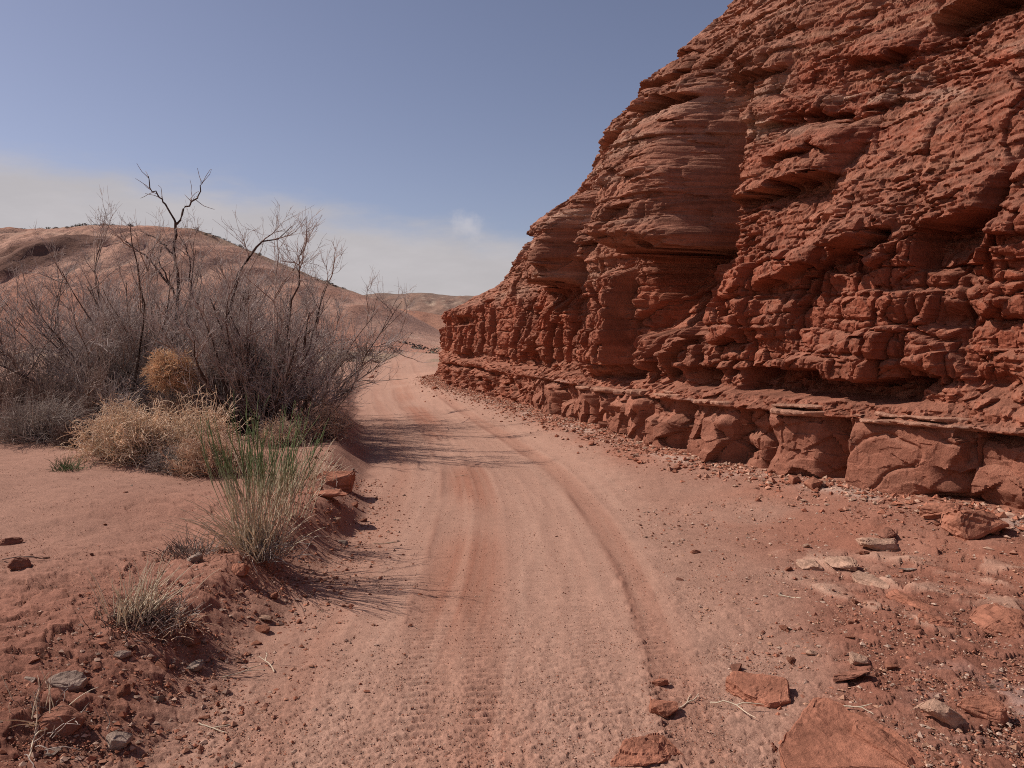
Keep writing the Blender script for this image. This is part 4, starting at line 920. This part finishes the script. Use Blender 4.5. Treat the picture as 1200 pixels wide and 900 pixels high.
# grit and gravel, far too much to count
def gravel(n, gen, sz, name, label, mat, col):
    r = np.random.default_rng(n)
    x, y = gen(r, n); ok = terrain(x, y, np.full(n, .05, F), fine=False); z = ok[0]
    s = sz[0] * (sz[1] / sz[0]) ** (r.random(n) ** 2.2)
    oc = np.array([(1, 0, 0), (0, 1, 0), (-1, 0, 0), (0, -1, 0), (0, 0, 1), (0, 0, -1)], float)
    P = oc[None] * r.uniform(.6, 1.2, (n, 6, 1)) + r.normal(0, .16, (n, 6, 3)); P[..., 2] *= r.uniform(.35, .8, (n, 1))
    a = r.uniform(0, 6.28, n); ca, sa = np.cos(a)[:, None], np.sin(a)[:, None]
    P = np.stack([P[..., 0] * ca - P[..., 1] * sa, P[..., 0] * sa + P[..., 1] * ca, P[..., 2]], -1) * (s / 2)[:, None, None]
    V = (P + np.stack([x, y, z + s * .12], 1)[:, None, :]).reshape(-1, 3)
    f = np.array([(0, 1, 4), (1, 2, 4), (2, 3, 4), (3, 0, 4), (1, 0, 5), (2, 1, 5), (3, 2, 5), (0, 3, 5)], np.int32)
    Q = (f[None] + (np.arange(n, dtype=np.int32) * 6)[:, None, None]).reshape(-1, 3)
    base = np.array(col, F)[r.integers(0, len(col), n)] * r.uniform(.75, 1.25, (n, 1)); 
    tag(link(name, mesh_np(name, V, Q, mat, np.repeat(base, 6, 0))), label, 'gravel', kind='stuff')
M_GRIT = earth_mat('grit', scales=((60, .8, 1.2),), bumps=())
def gen_all(r, n):
    q = r.random(n); d = 1 / (1 / 2.6 + q * (1 / 16 - 1 / 2.6)); x = d * r.uniform(-.72, .72, n); a, _ = foot_signed(x, d); k = a > .02
    x = np.where(k, x, road_c(d) + r.uniform(-1.1, 1.2, n)); return x.astype(F), d.astype(F)
gravel(105000, gen_all, (.0032, .012), 'gravel', 'fine red grit and gravel scattered over road and margins', M_GRIT, [(.43, .24, .17), (.36, .17, .11), (.30, .12, .075), (.42, .28, .21), (.22, .10, .07)])
def gen_bank(r, n):
    d = 2.6 * (9 / 2.6) ** r.random(n); x = road_c(d) - road_w(d) - r.normal(.25, .33, n); return x.astype(F), d.astype(F)
gravel(6500, gen_bank, (.008, .04), 'gravel', 'crumbled clods and chips along the edge of the left bank', M_GRIT, [(.33, .13, .08), (.36, .17, .11), (.27, .10, .06), (.37, .23, .17)])
def gen_rt(r, n):
    d = 2.6 * (7.5 / 2.6) ** r.random(n); x = 1.0 + (d * .72 - 1.0) * r.random(n) ** .7; a, _ = foot_signed(x, d); k = a > .02
    x = np.where(k, x, 1.0 + .3 * d * r.random(n)); return x.astype(F), d.astype(F)
gravel(8000, gen_rt, (.008, .035), 'gravel', 'broken chips and gravel on the slope below the cliff', M_GRIT, [(.33, .13, .08), (.38, .20, .13), (.24, .10, .065), (.42, .28, .21)])
def gen_ft(r, n):
    s = 11 + 27 * r.random(n); o = np.abs(r.normal(.05, .35, n)) + .03
    return (np.interp(s, _FS, _FP[:, 0]) - np.interp(s, _FS, _FN[:, 0]) * o).astype(F), (np.interp(s, _FS, _FP[:, 1]) - np.interp(s, _FS, _FN[:, 1]) * o).astype(F)
gravel(15000, gen_ft, (.012, .09), 'gravel', 'crumbled rock waste along the foot of the cliff', M_GRIT, [(.33, .13, .08), (.38, .18, .12), (.28, .10, .06), (.40, .24, .17)])

# dry twigs dropped on the ground
rt = np.random.default_rng(77)
for px, py, L, a, lab in ((305, 790, .20, 2.2, 'pale forked dry twig lying on the left edge of the wheel track'), (275, 803, .24, .1, 'thin straw lying beside the forked twig'), (870, 845, .26, -.5, 'curved pale twig lying by the flat red slab'), (930, 705, .14, 2.6, 'short pale twig on the slope above the ruts'), (1015, 845, .14, -.6, 'white straw lying above the large tilted slab'),
        (25, 880, .25, 1.9, 'dry stalk lying at the bottom left corner'), (240, 866, .16, -.5, 'straw lying at the foot of the near bank'), (20, 662, .30, -.1, 'dark stick lying on the sand at the left edge'), (150, 755, .14, -.7, 'two-tone stick under the dark matted grass'), (810, 835, .2, .3, 'fine twig beside the rounded red stone'), (450, 640, .2, .4, 'straw lying on the road by the green shrub'), (540, 560, .16, .1, 'straw lying in the shadow end of the thicket')):
    x, y, z = spot(px, py, .1); d = np.array([[math.cos(a), math.sin(a), .08]]); P = curves(rt, np.array([[0, 0, .008]]), d, np.array([L]), 9, .14); P[..., 2] = np.clip(P[..., 2], .004, .03)
    P2 = curves(rt, P[:, 4], d + (.3, .5, .1), np.array([L * .45]), 9, .14); P2[..., 2] = np.clip(P2[..., 2], .004, .04)
    PP = np.concatenate([P, P2]); V, Q = tubes(PP, taper(2, 9, .0036, .0014), 5); V[:, :2] -= P[0, 4, :2]
    tag(link('dry_twig', mesh_np('dry_twig', V, Q, M_DARKST if 'dark' in lab and 'stick' in lab else M_PALE, smooth=True), None, (x, y, z)), lab, 'twig')
# ------------------------------------------------------------------ camera, sun, sky
cam = bpy.data.cameras.new('camera'); co = bpy.data.objects.new('camera', cam); COL.objects.link(co)
cam.sensor_width = 36; cam.lens = 36 * 942 / 1200; cam.clip_start = .05; cam.clip_end = 6000
co.location = (0, 0, 1.6); co.rotation_euler = (math.radians(90 - 3.34), 0, 0)
SC.camera = co

SUN_EL, SUN_AZ = math.radians(44), math.radians(-71)          # azimuth from +Y towards +X
sdir = Vector((math.sin(SUN_AZ) * math.cos(SUN_EL), math.cos(SUN_AZ) * math.cos(SUN_EL), math.sin(SUN_EL)))
sun = bpy.data.lights.new('sun', 'SUN'); sun.energy = 4.1; sun.angle = math.radians(.53); sun.color = (1, .95, .88)
so = bpy.data.objects.new('sun', sun); COL.objects.link(so); so.rotation_euler = sdir.to_track_quat('Z', 'Y').to_euler()

w = bpy.data.worlds.new('World'); SC.world = w; w.use_nodes = True
t = w.node_tree; bg = t.nodes['Background']
sky = t.nodes.new('ShaderNodeTexSky'); sky.sky_type = 'NISHITA'; sky.sun_disc = False
sky.sun_elevation = SUN_EL; sky.sun_rotation = SUN_AZ; sky.altitude = 1500; sky.air_density = 1.0; sky.dust_density = 2.0; sky.ozone_density = 1.6
def mth(op, a, b=None, c=None):
    n = t.nodes.new('ShaderNodeMath'); n.operation = op
    for i, x in enumerate((a, b, c)):
        if x is None: continue
        if isinstance(x, (int, float)): n.inputs[i].default_value = x
        else: t.links.new(x, n.inputs[i])
    return n.outputs[0]
def mrange(x, a, b, lo=0., hi=1.):
    n = t.nodes.new('ShaderNodeMapRange'); n.interpolation_type = 'SMOOTHSTEP'
    for i, q in enumerate((x, a, b, lo, hi)):
        if isinstance(q, (int, float)): n.inputs[i].default_value = q
        else: t.links.new(q, n.inputs[i])
    return n.outputs[0]
tc = t.nodes.new('ShaderNodeTexCoord').outputs['Generated']
sp = t.nodes.new('ShaderNodeSeparateXYZ'); t.links.new(tc, sp.inputs[0])
el = sp.outputs[2]; ax = mth('ARCTAN2', sp.outputs[0], sp.outputs[1])
mp = t.nodes.new('ShaderNodeMapping'); mp.inputs['Scale'].default_value = (1, 1, 3.5); t.links.new(tc, mp.inputs['Vector'])
n1 = noise_node(t, 3.0, 6, .55, mp.outputs[0]).outputs['Fac']; n2 = noise_node(t, 9.0, 6, .6, mp.outputs[0]).outputs['Fac']
nn = mth('ADD', mth('MULTIPLY', mth('SUBTRACT', n1, .5), .10), mth('MULTIPLY', mth('SUBTRACT', n2, .5), .07))
top = mth('SUBTRACT', .158, mth('MULTIPLY', mth('ADD', ax, .3), .12))         # the bank of cloud sinks towards the right
bank = mrange(mth('SUBTRACT', mth('ADD', el, nn), top), -.035, .03, 1., 0.)
# one small bright puff above the bank
pd = t.nodes.new('ShaderNodeVectorMath'); pd.operation = 'DISTANCE'
pv = Vector((-.056, 1, .139)).normalized(); pd.inputs[1].default_value = pv
sc_ = t.nodes.new('ShaderNodeVectorMath'); sc_.operation = 'ADD'; t.links.new(tc, sc_.inputs[0]); sc_.inputs[1].default_value = (0, 0, 0)
t.links.new(sc_.outputs[0], pd.inputs[0])
puff = mrange(mth('ADD', pd.outputs['Value'], mth('MULTIPLY', mth('SUBTRACT', noise_node(t, 40, 5, .6, tc).outputs['Fac'], .5), .04)), .002, .024, 1., 0.)
mixn = t.nodes.new('ShaderNodeMix'); mixn.data_type = 'RGBA'
hs = t.nodes.new('ShaderNodeHueSaturation'); hs.inputs['Saturation'].default_value = SKY_SAT; hs.inputs['Value'].default_value = SKY_VAL
t.links.new(sky.outputs[0], hs.inputs['Color'])
tint = t.nodes.new('ShaderNodeVectorMath'); tint.operation = 'MULTIPLY'; tint.inputs[1].default_value = SKY_TINT      # dusty air
t.links.new(hs.outputs[0], tint.inputs[0]); t.links.new(tint.outputs[0], mixn.inputs[6])
t.links.new(mth('MULTIPLY', bank, .92), mixn.inputs['Factor']); 
wisp = mrange(noise_node(t, 5.0, 8, .65, mp.outputs[0]).outputs['Fac'], .3, .75, .93, 1.06)
cw = t.nodes.new('ShaderNodeVectorMath'); cw.operation = 'SCALE'; cw.inputs[0].default_value = CLOUD; t.links.new(wisp, cw.inputs['Scale']); t.links.new(cw.outputs[0], mixn.inputs[7])
mix2 = t.nodes.new('ShaderNodeMix'); mix2.data_type = 'RGBA'
t.links.new(mth('MULTIPLY', puff, .45), mix2.inputs['Factor']); t.links.new(mixn.outputs[2], mix2.inputs[6]); mix2.inputs[7].default_value = (CLOUD[0] * 1.25, CLOUD[1] * 1.25, CLOUD[2] * 1.25, 1)
t.links.new(mix2.outputs[2], bg.inputs['Color']); bg.inputs['Strength'].default_value = .1

SC.render.engine = 'CYCLES'
vs = SC.view_settings; vs.view_transform = 'Standard'; vs.look = 'None'; vs.gamma = 1; vs.use_curve_mapping = False; vs.exposure = EXPO
SC.cycles.use_denoising = False
SC.cycles.max_bounces = 6; SC.cycles.diffuse_bounces = 2
SC.cycles.pixel_filter_type = 'BLACKMAN_HARRIS'; SC.cycles.filter_width = 1.0
SC.render.resolution_x = 1024; SC.render.resolution_y = 768
